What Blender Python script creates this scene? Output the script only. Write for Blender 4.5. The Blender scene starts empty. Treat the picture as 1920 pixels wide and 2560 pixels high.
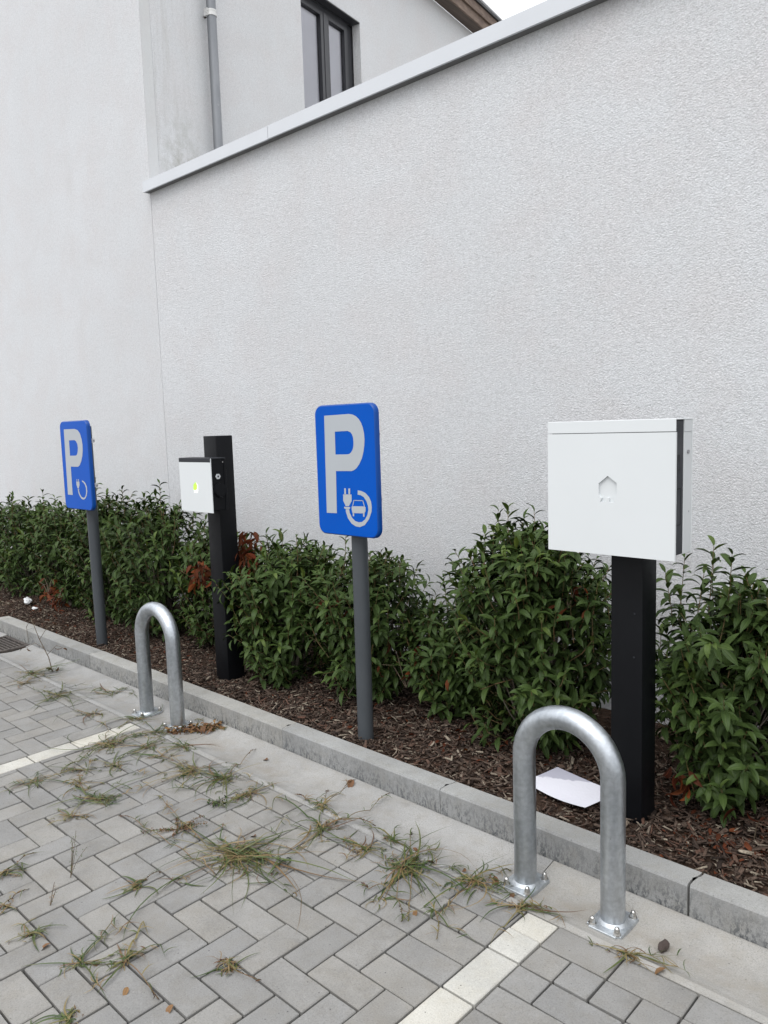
import bpy, bmesh, math, random
import numpy as np
from mathutils import Vector, Matrix, noise
from mathutils.geometry import tessellate_polygon
rnd = random.Random(7); rng = np.random.default_rng(11)
S = bpy.context.scene
COL = S.collection
# ------------------------------------------------------------------ camera
CAM_Z = 1.55
_R = ((0.72675758, 0.0533074, -0.68482242), (0.68618385, -0.10166737, 0.72028846), (-0.03122738, -0.99338918, -0.11046621))
cd = bpy.data.cameras.new('camera'); cam = bpy.data.objects.new('camera', cd); COL.objects.link(cam)
cd.sensor_fit = 'VERTICAL'; cd.sensor_height = 24.0; cd.lens = 1927.0 / 2560.0 * 24.0
cd.clip_start = 0.05; cd.clip_end = 2000
m = Matrix([[_R[i][0], -_R[i][1], -_R[i][2], 0] for i in range(3)] + [[0, 0, 0, 1]])
cam.matrix_world = Matrix.Translation((0, 0, CAM_Z)) @ m
S.camera = cam
CAMP = np.array([0, 0, CAM_Z])
# ------------------------------------------------------------------ world, sun, exposure
w = bpy.data.worlds.new('World'); S.world = w; w.use_nodes = True
nt = w.node_tree; nt.nodes.clear()
sky = nt.nodes.new('ShaderNodeTexSky'); sky.sky_type = 'NISHITA'; sky.sun_disc = False
SUN_EL, SUN_AZ = math.radians(58), math.radians(165)
sky.sun_elevation = SUN_EL; sky.sun_rotation = SUN_AZ; sky.air_density = 1.0; sky.dust_density = 4.0; sky.ozone_density = 1.0
hs = nt.nodes.new('ShaderNodeHueSaturation'); hs.inputs['Saturation'].default_value = 0.13
bg = nt.nodes.new('ShaderNodeBackground'); bg.inputs['Strength'].default_value = 0.09
wo = nt.nodes.new('ShaderNodeOutputWorld')
nt.links.new(sky.outputs[0], hs.inputs['Color']); cl = nt.nodes.new('ShaderNodeMix'); cl.data_type = 'RGBA'; cl.inputs[0].default_value = 0.78   # even cloud deck over the clear sky
tcw = nt.nodes.new('ShaderNodeTexCoord'); sx = nt.nodes.new('ShaderNodeSeparateXYZ'); nt.links.new(tcw.outputs['Generated'], sx.inputs[0])
mr = nt.nodes.new('ShaderNodeMapRange'); mr.inputs[1].default_value = 0; mr.inputs[2].default_value = 1; mr.inputs[3].default_value = 0.40; mr.inputs[4].default_value = 1.0; nt.links.new(sx.outputs[2], mr.inputs[0])
vm = nt.nodes.new('ShaderNodeVectorMath'); vm.operation = 'SCALE'; vm.inputs[0].default_value = (17.2, 17.45, 18.0); nt.links.new(mr.outputs[0], vm.inputs['Scale']); nt.links.new(vm.outputs[0], cl.inputs[7])
nt.links.new(hs.outputs[0], cl.inputs[6]); nt.links.new(cl.outputs[2], bg.inputs[0]); nt.links.new(bg.outputs[0], wo.inputs[0])
sl = bpy.data.lights.new('sun', 'SUN'); sl.energy = 0.8; sl.angle = math.radians(40); sl.color = (1, 0.985, 0.96)
so = bpy.data.objects.new('sun', sl); COL.objects.link(so)
sd = Vector((math.sin(SUN_AZ) * math.cos(SUN_EL), math.cos(SUN_AZ) * math.cos(SUN_EL), math.sin(SUN_EL)))
so.rotation_euler = sd.to_track_quat('Z', 'Y').to_euler(); so.location = (0, 0, 12)
S.view_settings.view_transform = 'Standard'; S.view_settings.look = 'None'
S.view_settings.exposure = 0.74; S.view_settings.gamma = 1.0; S.view_settings.use_curve_mapping = False
S.render.engine = 'CYCLES'
S.cycles.max_bounces = 8; S.cycles.diffuse_bounces = 4; S.cycles.glossy_bounces = 3; S.cycles.transparent_max_bounces = 8

# ------------------------------------------------------------------ node helpers
class M:
    def __init__(s, name, rough=0.8, metal=0.0, spec=0.5, color=(.5, .5, .5)):
        s.m = bpy.data.materials.new(name); s.m.use_nodes = True; s.t = s.m.node_tree
        s.b = s.t.nodes['Principled BSDF']; s.b.inputs['Roughness'].default_value = rough
        s.b.inputs['Metallic'].default_value = metal; s.b.inputs['Specular IOR Level'].default_value = spec
        s.b.inputs['Base Color'].default_value = (*color, 1); s._c = None
    def n(s, k): return s.t.nodes.new(k)
    def l(s, a, b): s.t.links.new(a, b)
    def coord(s, scale=(1, 1, 1), kind='Object', rand=False):
        tc = s.n('ShaderNodeTexCoord'); mp = s.n('ShaderNodeMapping'); mp.inputs['Scale'].default_value = scale
        s.l(tc.outputs[kind], mp.inputs[0])
        if rand:
            oi = s.n('ShaderNodeObjectInfo'); cm = s.n('ShaderNodeCombineXYZ')
            for i, k in enumerate((37.0, 91.0, 13.0)):
                mu = s.n('ShaderNodeMath'); mu.operation = 'MULTIPLY'; mu.inputs[1].default_value = k
                s.l(oi.outputs['Random'], mu.inputs[0]); s.l(mu.outputs[0], cm.inputs[i])
            s.l(cm.outputs[0], mp.inputs['Location'])
        return mp.outputs[0]
    def noise(s, co, scale, detail=4, rough=0.55, dist=0.0):
        n = s.n('ShaderNodeTexNoise'); n.inputs['Scale'].default_value = scale; n.inputs['Detail'].default_value = detail
        n.inputs['Roughness'].default_value = rough; n.inputs['Distortion'].default_value = dist
        s.l(co, n.inputs['Vector']); return n.outputs['Fac']
    def voro(s, co, scale, out='Distance'):
        n = s.n('ShaderNodeTexVoronoi'); n.inputs['Scale'].default_value = scale; s.l(co, n.inputs['Vector']); return n.outputs[out]
    def ramp(s, fac, stops, interp='LINEAR'):
        r = s.n('ShaderNodeValToRGB'); r.color_ramp.interpolation = interp; e = r.color_ramp.elements
        while len(e) > 1: e.remove(e[-1])
        for i, (p, c) in enumerate(stops):
            if not hasattr(c, '__len__'): c = (c, c, c)
            x = e[0] if i == 0 else e.new(p)
            x.position = p; x.color = (*c, 1)
        s.l(fac, r.inputs[0]); return r.outputs[0]
    def mix(s, fac, a, b, mode='MIX'):
        n = s.n('ShaderNodeMix'); n.data_type = 'RGBA'; n.blend_type = mode
        for ix, v in ((0, fac), (6, a), (7, b)):
            sock = n.inputs[ix]
            if hasattr(v, 'is_output'): s.l(v, sock)
            elif hasattr(v, '__len__'): sock.default_value = (*v, 1)
            else: sock.default_value = v if ix == 0 else (v, v, v, 1)
        return n.outputs[2]
    def math(s, op, a, b=0.0):
        n = s.n('ShaderNodeMath'); n.operation = op
        for sock, v in ((n.inputs[0], a), (n.inputs[1], b)):
            if hasattr(v, 'is_output'): s.l(v, sock)
            else: sock.default_value = v
        return n.outputs[0]
    def rnd(s): return s.n('ShaderNodeObjectInfo').outputs['Random']
    def attr(s, name, out='Fac'):
        a = s.n('ShaderNodeAttribute'); a.attribute_name = name; return a.outputs[out]
    def color(s, c): s.l(c, s.b.inputs['Base Color']); return s
    def rough(s, c): s.l(c, s.b.inputs['Roughness']); return s
    def bump(s, h, dist, strength=1.0):
        b = s.n('ShaderNodeBump'); b.inputs['Distance'].default_value = dist; b.inputs['Strength'].default_value = strength
        s.l(h, b.inputs['Height'])
        if s._c: s.l(s._c, b.inputs['Normal'])
        s._c = b.outputs[0]; s.l(s._c, s.b.inputs['Normal']); return s
    def sep(s, co):
        n = s.n('ShaderNodeSeparateXYZ'); s.l(co, n.inputs[0]); return n.outputs

def render_mat(name, base, grain=1.0, side=False):
    k = M(name, rough=0.95, spec=0.2); co = k.coord(kind='Generated') if 0 else k.coord()
    big = k.noise(co, 0.55, 5, 0.6); mid = k.noise(co, 2.6, 5, 0.6); gr = k.noise(co, 240, 2, 0.6); g2 = k.noise(co, 125, 3, 0.62)
    c = k.mix(k.ramp(big, [(0.3, 0), (0.72, 1)]), tuple(b * 0.955 for b in base), (base[0] * 1.03, base[1] * 1.03, base[2] * 1.035))
    pk = k.ramp(mid, [(0.42, 0), (0.72, 0.75)])
    c = k.mix(pk, c, (base[0] * 0.96, base[1] * 0.925, base[2] * 0.915))
    for sc_, am in ((34, .040), (70, .065), (130, .08)):
        c = k.mix(am * 2 * grain, c, k.ramp(k.noise(co, sc_, 2, 0.6), [(0.30, 0.35), (0.5, 1.0), (0.70, 1.45)]), 'MULTIPLY')
    blot = k.noise(co, 1.1, 6, 0.72, 0.8); c = k.mix(k.ramp(blot, [(0.55, 0), (0.75, 0.6)]), c, (base[0] * 0.90, base[1] * 0.885, base[2] * 0.875))
    vs_ = k.n('ShaderNodeMapping'); vs_.inputs['Scale'].default_value = (9, 9, 0.7); k.l(co, vs_.inputs[0]); c = k.mix(k.ramp(k.noise(vs_.outputs[0], 1.0, 5, 0.65), [(0.60, 0), (0.80, 0.35)]), c, tuple(b * 0.86 for b in base))
    sp_ = k.noise(co, 6.5, 6, 0.8); c = k.mix(k.ramp(sp_, [(0.665, 0), (0.72, 0.42)]), c, tuple(b * 0.62 for b in base))
    pit = k.ramp(k.noise(co, 210, 2, 0.7), [(0.32, 1), (0.46, 0)])
    c = k.mix(k.mix(1.0, pit, 0.36 * grain, 'MULTIPLY'), c, tuple(b * 0.45 for b in base))
    if side:
        z = k.sep(co)
        sp = k.noise(co, 9, 5, 0.7); ver = k.n('ShaderNodeMapping'); ver.inputs['Scale'].default_value = (14, 14, 1.2); k.l(co, ver.inputs[0])
        st = k.noise(ver.outputs[0], 1.0, 5, 0.65)
        # damp stain low on the wall beside the pipe (local y runs along the wall)
        my = k.ramp(k.math('ABSOLUTE', k.math('SUBTRACT', z[1], 0.36)), [(0.06, 1), (0.30, 0)])
        mz = k.ramp(k.math('SUBTRACT', z[2], 3.6), [(0.0, 1), (0.85, 0)])
        f = k.math('MULTIPLY', k.math('MULTIPLY', my, mz), k.ramp(sp, [(0.40, 0), (0.62, 1)]))
        c = k.mix(k.math('MULTIPLY', f, 0.62), c, (0.20, 0.20, 0.14))
        my2 = k.ramp(z[1], [(0.0, 1), (0.75, 0)])
        f2 = k.math('MULTIPLY', my2, k.ramp(st, [(0.48, 0), (0.72, 1)]))
        c = k.mix(k.math('MULTIPLY', f2, 0.38), c, (0.33, 0.32, 0.28))
    k.color(c)
    h = k.math('ADD', k.math('MULTIPLY', gr, 0.6), g2)
    k.bump(h, 0.0068 * grain, 1.0); return k.m

RW = render_mat('white_render', (0.635, 0.645, 0.66))
RWS = render_mat('white_render_side', (0.635, 0.645, 0.655), 0.8, True)
RSM = render_mat('smooth_render', (0.56, 0.57, 0.57), 0.25)
def concrete(name, base, pits=1.0, front_dirt_tone=False, rand=True, gutter=False):
    k = M(name, rough=0.92, spec=0.25); co = k.coord(rand=rand); oc = k.coord()
    a = k.noise(co, 3.0, 6, 0.65); b = k.noise(co, 14, 5, 0.7)
    c = k.mix(k.ramp(a, [(0.3, 0), (0.7, 1)]), tuple(x * 0.78 for x in base), tuple(x * 1.12 for x in base))
    c = k.mix(k.ramp(b, [(0.45, 0), (0.75, 0.5)]), c, (base[0] * 0.80, base[1] * 0.75, base[2] * 0.66))
    st_ = k.noise(co, 7, 5, 0.75, 0.5); c = k.mix(k.ramp(st_, [(0.56, 0), (0.78, 0.5)]), c, tuple(x * 0.55 for x in base))
    rr = k.rnd(); c = k.mix(1.0, c, k.mix(rr, (0.92, 0.93, 0.95), (1.06, 1.045, 1.02)), 'MULTIPLY')
    fine = k.noise(co, 230, 3, 0.8); c = k.mix(k.ramp(fine, [(0.30, 0.55), (0.50, 0)]), c, tuple(x * 0.42 for x in base))
    c = k.mix(k.ramp(fine, [(0.60, 0), (0.74, 0.4)]), c, tuple(min(1, x * 1.7) for x in base))
    v = k.voro(co, 46); msk = k.noise(co, 30, 2)
    f = k.math('MULTIPLY', k.ramp(v, [(0.07, 1), (0.13, 0)]), k.ramp(msk, [(0.56 , 0), (0.60, 1)]))
    c = k.mix(k.math('MULTIPLY', f, 0.75 * pits), c, (0.04, 0.04, 0.04))
    if front_dirt_tone:
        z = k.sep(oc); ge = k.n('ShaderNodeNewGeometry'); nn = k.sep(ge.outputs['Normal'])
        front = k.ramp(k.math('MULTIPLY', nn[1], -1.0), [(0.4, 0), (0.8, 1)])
        sm = k.n('ShaderNodeMapping'); sm.inputs['Scale'].default_value = (1, 1, 0.45); k.l(co, sm.inputs[0])
        d1 = k.noise(sm.outputs[0], 95, 4, 0.75); d2 = k.noise(sm.outputs[0], 16, 4, 0.65)
        low = k.ramp(z[2], [(0.0, 1), (0.095, 0.15)])
        f = k.math('MULTIPLY', k.ramp(d1, [(0.47, 0), (0.56, 1)]), k.ramp(d2, [(0.32, 0), (0.56, 1)]))
        f = k.math('MULTIPLY', k.math('MULTIPLY', f, low), front)
        c = k.mix(front, c, k.mix(1.0, c, (0.93, 0.935, 0.95), 'MULTIPLY'))  # whole front face slightly darker and cooler than the top
        c = k.mix(k.math('MULTIPLY', f, 0.9), c, (0.07, 0.075, 0.08))
    if gutter:
        z = k.sep(oc)
        mid = k.ramp(k.math('ABSOLUTE', k.math('SUBTRACT', z[1], 2.09)), [(0.02, 1), (0.10, 0)])
        g = k.noise(co, 5.5, 5, 0.7)
        c = k.mix(k.math('MULTIPLY', k.math('MULTIPLY', mid, k.ramp(g, [(0.46, 0), (0.68, 1)])), 0.38), c, (0.22, 0.185, 0.14))
        v2 = k.voro(co, 150); f = k.math('MULTIPLY', k.ramp(v2, [(0.16, 1), (0.24, 0)]), k.ramp(k.noise(co, 6, 2), [(0.54, 0), (0.62, 1)]))
        c = k.mix(k.math('MULTIPLY', f, 0.65), c, (0.05, 0.045, 0.04))
    k.color(c); k.bump(fine, 0.0012, 0.7); return k.m
PAVER = concrete('grey_paver', (0.240, 0.236, 0.226))
WPAVER = concrete('white_paver', (0.49, 0.478, 0.435), 1.0)
KERB = concrete('kerb_concrete', (0.315, 0.315, 0.303), 0.5, front_dirt_tone=True)
GUTTER = concrete('gutter_concrete', (0.315, 0.311, 0.299), 0.7, gutter=True)
k = M('joint_soil', 1.0, spec=0.1); co = k.coord(); k.color(k.ramp(k.noise(co, 60, 5, 0.7), [(0.3, (0.010, 0.010, 0.010)), (0.7, (0.042, 0.040, 0.038))])); k.bump(k.noise(co, 180, 3), 0.004); SOILJ = k.m
k = M('ground_concrete', 0.95, spec=0.2); co = k.coord(); k.color(k.ramp(k.noise(co, 2, 6, 0.7), [(0.3, (0.26, 0.255, 0.245)), (0.7, (0.36, 0.355, 0.34))])); GROUND = k.m
k = M('bed_soil', 1.0, spec=0.1); co = k.coord(); k.color(k.ramp(k.noise(co, 40, 5, 0.75), [(0.3, (0.018, 0.011, 0.008)), (0.55, (0.05, 0.032, 0.023)), (0.75, (0.10, 0.07, 0.05))])); k.bump(k.noise(co, 90, 4), 0.012); BEDM = k.m
k = M('bark_chip', 0.85, spec=0.25); co = k.coord((1, 1, 1)); t = k.attr('tint')
c = k.ramp(t, [(0.0, (0.018, 0.012, 0.009)), (0.25, (0.055, 0.037, 0.028)), (0.48, (0.125, 0.090, 0.068)), (0.62, (0.11, 0.054, 0.036)), (0.76, (0.20, 0.160, 0.125)), (1.0, (0.36, 0.31, 0.24))])
c = k.mix(k.ramp(k.noise(co, 160, 4, 0.7), [(0.35, 0.6), (0.65, 0)]), c, (0.018, 0.012, 0.010)); k.color(c); k.bump(k.noise(co, 260, 3), 0.002); CHIP = k.m

# leaf: attribute tint (age), mid (0 on the midrib, 1 at the margin)
def leafmat(name, stops, rib, back, rough=0.38):
    k = M(name, rough, spec=0.13); t = k.attr('tint'); mid = k.attr('mid'); co = k.coord()
    jit = k.math('ADD', t, k.math('MULTIPLY', k.math('SUBTRACT', k.noise(co, 9, 3), 0.5), 0.35))
    c = k.ramp(jit, stops)
    c = k.mix(k.ramp(mid, [(0.0, 0.75), (0.12, 0)]), c, rib)
    c = k.mix(k.ramp(mid, [(0.90, 0), (1.0, 0.45)]), c, rib)
    ge = k.n('ShaderNodeNewGeometry'); c = k.mix(ge.outputs['Backfacing'], c, k.mix(0.6, c, back)); k.color(c)
    k.b.inputs['Subsurface Weight'].default_value = 0.0
    tr = k.n('ShaderNodeBsdfTranslucent'); k.l(k.mix(1.0, c, (0.9, 1.3, 0.5), 'MULTIPLY'), tr.inputs[0])
    ms = k.n('ShaderNodeMixShader'); ms.inputs[0].default_value = 0.10
    out = k.t.nodes['Material Output']; k.l(k.b.outputs[0], ms.inputs[1]); k.l(tr.outputs[0], ms.inputs[2]); k.l(ms.outputs[0], out.inputs[0])
    k.bump(k.ramp(mid, [(0, 0), (0.35, 1)]), 0.0015, 0.5); return k.m
LEAF = leafmat('laurel_leaf', [(0.0, (0.007, 0.014, 0.005)), (0.35, (0.017, 0.028, 0.008)), (0.7, (0.046, 0.067, 0.016)), (1.0, (0.125, 0.16, 0.033))], (0.12, 0.17, 0.04), (0.06, 0.10, 0.03))
DEADLEAF = leafmat('rust_leaf', [(0.0, (0.030, 0.008, 0.004)), (0.5, (0.095, 0.018, 0.006)), (1.0, (0.19, 0.055, 0.016))], (0.15, 0.04, 0.018), (0.10, 0.035, 0.018), 0.7)
DRYLEAF = leafmat('dry_leaf', [(0.0, (0.06, 0.028, 0.016)), (0.5, (0.15, 0.065, 0.03)), (1.0, (0.36, 0.22, 0.08))], (0.13, 0.065, 0.03), (0.17, 0.10, 0.06), 0.7)
k = M('twig', 0.8); co = k.coord(); k.color(k.ramp(k.noise(co, 30, 4), [(0.3, (0.07, 0.045, 0.028)), (0.7, (0.17, 0.14, 0.095))])); TWIG = k.m
k = M('green_stem', 0.6); k.color(k.ramp(k.noise(k.coord(), 20, 3), [(0.3, (0.10, 0.10, 0.035)), (0.7, (0.19, 0.10, 0.05))])); GSTEM = k.m
k = M('bark', 0.9); co = k.coord(); k.color(k.ramp(k.noise(co, 40, 5, 0.7), [(0.3, (0.10, 0.085, 0.065)), (0.7, (0.24, 0.21, 0.17))])); k.bump(k.noise(co, 120, 3), 0.003); BARK = k.m
k = M('grass', 0.5, spec=0.4); t = k.attr('tint'); c = k.ramp(t, [(0.0, (0.022, 0.042, 0.009)), (0.3, (0.050, 0.078, 0.016)), (0.5, (0.095, 0.100, 0.028)), (0.7, (0.20, 0.145, 0.060)), (0.85, (0.10, 0.048, 0.022)), (1.0, (0.035, 0.017, 0.013))])
c = k.mix(k.ramp(k.noise(k.coord(), 25, 3), [(0.5, 0), (0.75, 0.5)]), c, (0.14, 0.11, 0.04)); k.color(c); GRASS = k.m
# metals and paints
k = M('galvanised_steel', 0.36, metal=0.92); co = k.coord(); sm = k.n('ShaderNodeMapping'); sm.inputs['Scale'].default_value = (1, 1, 0.25); k.l(co, sm.inputs[0])
a = k.noise(sm.outputs[0], 7, 5, 0.65); v = k.ramp(k.noise(co, 60, 2), [(0.3, 0.6), (0.7, 1.3)]); c = k.ramp(a, [(0.3, (0.33, 0.36, 0.39)), (0.7, (0.58, 0.61, 0.64))])
k.color(k.mix(0.35, c, v, 'MULTIPLY')); k.rough(k.ramp(k.noise(sm.outputs[0], 16, 5, 0.7), [(0.3, 0.26), (0.75, 0.50)])); k.bump(k.noise(co, 18, 4), 0.0012, 0.5)
sc = k.noise(sm.outputs[0], 55, 5, 0.8, 1.5); k.bump(k.ramp(sc, [(0.60, 0), (0.66, 1)]), 0.0006, 0.5); GALV = k.m
k = M('zinc_plate', 0.5, metal=0.8); co = k.coord(); k.color(k.ramp(k.noise(co, 45, 5, 0.7), [(0.3, (0.36, 0.39, 0.42)), (0.7, (0.58, 0.61, 0.63))])); k.bump(k.noise(co, 60, 3), 0.0015); ZPL = k.m
STEEL = M('stainless_nut', 0.28, metal=1.0, color=(0.50, 0.49, 0.47)).m
LUMP = paint('dark_lump', (0.055, 0.040, 0.034), 0.8, 0.4) if 0 else M('dark_lump', 0.85, color=(0.05, 0.036, 0.031)).m
k = M('zinc_pipe', 0.55, metal=0.55); co = k.coord((1, 1, 0.3)); c = k.ramp(k.noise(co, 5, 5, 0.65), [(0.3, (0.16, 0.17, 0.185)), (0.7, (0.26, 0.27, 0.285))])
c = k.mix(k.ramp(k.noise(co, 13, 5, 0.75, 0.8), [(0.60, 0), (0.68, 0.75)]), c, (0.42, 0.43, 0.42)); k.color(c); ZINC = k.m
k = M('clamp_metal', 0.4, metal=0.4, color=(0.55, 0.55, 0.54)); CLAMP = k.m
def paint(name, c, rough, var=0.06, spec=0.5, bump=0.0):
    k = M(name, rough, spec=spec); co = k.coord(rand=True)
    k.color(k.mix(k.ramp(k.noise(co, 4, 5, 0.6), [(0.3, 0), (0.7, 1)]), tuple(x * (1 - var) for x in c), tuple(min(1, x * (1 + var)) for x in c)))
    k.rough(k.ramp(k.noise(co, 9, 4), [(0.3, rough * 0.85), (0.7, min(1, rough * 1.2))]))
    if bump: k.bump(k.noise(co, 500, 2), bump, 0.5)
    return k.m
BLACK = paint('black_powder_coat', (0.0055, 0.006, 0.0075), 0.45, 0.15, 0.16, 0.0004)
BLACK2 = paint('charcoal_plastic', (0.024, 0.026, 0.031), 0.5, 0.1, 0.25)
WHITE = paint('white_powder_coat', (0.62, 0.645, 0.655), 0.38, 0.012)
WHITE2 = paint('white_steel_bracket', (0.55, 0.57, 0.58), 0.45, 0.02)
SBLUE = paint('sign_blue', (0.0005, 0.076, 0.42), 0.16, 0.04, 0.10)
SBLUE_RIM = paint('sign_blue_rim', (0.002, 0.055, 0.27), 0.3, 0.05, 0.3)
SWHITE = paint('sign_white', (0.37, 0.395, 0.42), 0.35, 0.02)
POST = paint('grey_post_paint', (0.056, 0.063, 0.070), 0.42, 0.08, 0.3)
COPE = paint('coping_white', (0.55, 0.57, 0.60), 0.4, 0.02)
COPED = paint('coping_shade', (0.14, 0.14, 0.14), 0.7)  # dark colour for the painted shade under the coping; reused in the wall groove
ANTH = paint('anthracite_frame', (0.028, 0.029, 0.034), 0.35, 0.05)
BLIND = paint('blind', (0.78, 0.79, 0.86), 0.8, 0.02)
k = M('timber', 0.75); co = k.coord((30, 1.2, 14)); c = k.ramp(k.noise(co, 1.5, 6, 0.6, 0.4), [(0.3, (0.085, 0.055, 0.042)), (0.7, (0.20, 0.145, 0.11))]); k.color(c); WOOD = k.m
k = M('soffit_board', 0.85); co = k.coord((30, 1.2, 14)); k.color(k.ramp(k.noise(co, 1.5, 6, 0.6, 0.4), [(0.3, (0.060, 0.046, 0.040)), (0.7, (0.11, 0.085, 0.07))])); SOFF = k.m
ROOFB = paint('roof_edge_black', (0.02, 0.02, 0.022), 0.6)
k = M('cast_iron', 0.75, metal=0.2); k.color(k.ramp(k.noise(k.coord(), 30, 5), [(0.3, (0.035, 0.03, 0.028)), (0.7, (0.10, 0.085, 0.075))])); IRON = k.m
k = M('paper', 0.8); co = k.coord(); z = k.sep(co)
st = k.math('ADD', k.math('MULTIPLY', k.noise(co, 14, 5, 0.6), 0.10), k.math('SUBTRACT', z[1], k.math('MULTIPLY', z[0], 0.5)))
c = k.mix(k.ramp(st, [(0.196, 0), (0.202, 1)]), (0.66, 0.66, 0.72), (0.40, 0.40, 0.47)); k.color(c); k.bump(k.noise(co, 24, 4, 0.6, 1.0), 0.004, 0.6); PAPER = k.m
PLAST = paint('white_plastic_litter', (0.75, 0.77, 0.78), 0.4)
k = M('glass', 0.02); gl = k.n('ShaderNodeBsdfGlossy'); gl.inputs['Roughness'].default_value = 0.02; tp = k.n('ShaderNodeBsdfTransparent'); fr = k.n('ShaderNodeFresnel'); fr.inputs[0].default_value = 1.6
ms = k.n('ShaderNodeMixShader'); k.l(fr.outputs[0], ms.inputs[0]); k.l(tp.outputs[0], ms.inputs[1]); k.l(gl.outputs[0], ms.inputs[2]); k.l(ms.outputs[0], k.t.nodes['Material Output'].inputs[0]); GLASS = k.m
k = M('lit_green', 0.4, color=(0.42, 0.75, 0.08)); k.b.inputs['Emission Color'].default_value = (0.36, 0.9, 0.04, 1); k.b.inputs['Emission Strength'].default_value = 0.35; LITG = k.m
k = M('lit_white', 0.4, color=(0.9, 0.95, 0.85)); k.b.inputs['Emission Color'].default_value = (0.9, 1, 0.8, 1); k.b.inputs['Emission Strength'].default_value = 0.25; LITW = k.m
GREYP = paint('emblem_grey', (0.5, 0.52, 0.54), 0.4)
BRASS = M('screw', 0.3, metal=0.9, color=(0.35, 0.35, 0.36)).m

# ------------------------------------------------------------------ object helpers
def setp(o, label=None, cat=None, group=None, kind=None):
    if label: o['label'] = label
    if cat: o['category'] = cat
    if group: o['group'] = group
    if kind: o['kind'] = kind
    return o
def root(name, loc, label=None, cat=None, group=None, kind=None):
    o = bpy.data.objects.new(name, None); COL.objects.link(o); o.location = loc; o.empty_display_size = 0.1
    return setp(o, label, cat, group, kind)
def RL(p):
    if p is None: return Vector((0, 0, 0))
    v = Vector(p.location)
    if p.parent: v += RL(p.parent)
    return v
def link(name, me, mat, parent=None, loc=None):
    o = bpy.data.objects.new(name, me); COL.objects.link(o)
    if mat and not me.materials: me.materials.append(mat)
    if parent: o.parent = parent
    if loc is not None: o.location = loc
    return o
def mesh(name, V, F, mat, parent=None, smooth=False, mats=None, fm=None):
    """world-space vertices; the object's origin is its parent's"""
    off = RL(parent); me = bpy.data.meshes.new(name)
    me.from_pydata([(v[0] - off[0], v[1] - off[1], v[2] - off[2]) for v in V], [], F)
    o = link(name, me, mat, parent)
    if mats:
        for q in mats: me.materials.append(q)
    if fm: me.polygons.foreach_set('material_index', fm)
    if smooth: me.polygons.foreach_set('use_smooth', [True] * len(me.polygons))
    me.update(); return o
def frombm(name, bm, mat, parent=None, smooth=False, auto=None):
    off = RL(parent); bmesh.ops.translate(bm, vec=-off, verts=bm.verts)
    bmesh.ops.recalc_face_normals(bm, faces=bm.faces)
    me = bpy.data.meshes.new(name); bm.to_mesh(me); bm.free()
    if smooth: me.polygons.foreach_set('use_smooth', [True] * len(me.polygons))
    if auto: me.set_sharp_from_angle(angle=math.radians(auto))
    return link(name, me, mat, parent)
def bbox(bm, x0, x1, y0, y1, z0, z1, bev=0.0, seg=1):
    r = bmesh.ops.create_cube(bm, size=1.0); vs = r['verts']
    for v in vs: v.co = Vector(((x0 + x1) / 2 + v.co.x * (x1 - x0), (y0 + y1) / 2 + v.co.y * (y1 - y0), (z0 + z1) / 2 + v.co.z * (z1 - z0)))
    if bev:
        es = list({e for v in vs for e in v.link_edges})
        bmesh.ops.bevel(bm, geom=es, offset=bev, segments=seg, affect='EDGES', profile=0.5)
def box(name, x0, x1, y0, y1, z0, z1, mat, parent=None, bev=0.0, seg=1, smooth=False):
    bm = bmesh.new(); bbox(bm, x0, x1, y0, y1, z0, z1, bev, seg)
    return frombm(name, bm, mat, parent, smooth=smooth, auto=35 if smooth else None)
def tube_bm(bm, pts, radii, n=12, cap=True):
    P = [Vector(p) for p in pts]; rings = []
    ref = None
    for i, p in enumerate(P):
        t = (P[min(i + 1, len(P) - 1)] - P[max(i - 1, 0)])
        t = t.normalized() if t.length > 1e-9 else Vector((0, 0, 1))
        if ref is None:
            ref = Vector((1, 0, 0)) if abs(t.x) < 0.9 else Vector((0, 1, 0))
        a = (ref - t * ref.dot(t)).normalized(); b = t.cross(a); ref = a
        r = radii[i] if hasattr(radii, '__len__') else radii
        rings.append([bm.verts.new(p + (a * math.cos(q) + b * math.sin(q)) * r) for q in [2 * math.pi * j / n for j in range(n)]])
    for i in range(len(rings) - 1):
        for j in range(n):
            bm.faces.new((rings[i][j], rings[i][(j + 1) % n], rings[i + 1][(j + 1) % n], rings[i + 1][j]))
    if cap:
        bm.faces.new(rings[0][::-1]); bm.faces.new(rings[-1])
def poly_xz(name, outs, y, mat, parent, holes=(), thick=0.0):
    """flat shape in a plane of constant y facing -Y (list of closed outlines)"""
    V, F = [], []
    for o_ in outs:
        loops = [[Vector((p[0], y, p[1])) for p in o_]] + [[Vector((p[0], y, p[1])) for p in h] for h in holes]
        fl = [v for lp in loops for v in lp]; b = len(V); V += fl
        F += [tuple(b + i for i in t) for t in tessellate_polygon(loops)]
        if thick:
            b2 = len(V); V += [v + Vector((0, thick, 0)) for v in fl]; s = 0
            for lp in loops:
                n = len(lp)
                for i in range(n): F.append((b + s + i, b + s + (i + 1) % n, b2 + s + (i + 1) % n, b2 + s + i))
                s += n
    bm = bmesh.new(); vs = [bm.verts.new(v) for v in V]
    for f in F:
        try: bm.faces.new([vs[i] for i in f])
        except ValueError: pass
    off = RL(parent); bmesh.ops.translate(bm, vec=-off, verts=bm.verts)
    for f in bm.faces:
        f.normal_update()
    me = bpy.data.meshes.new(name); bm.to_mesh(me); bm.free(); return link(name, me, mat, parent)
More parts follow.
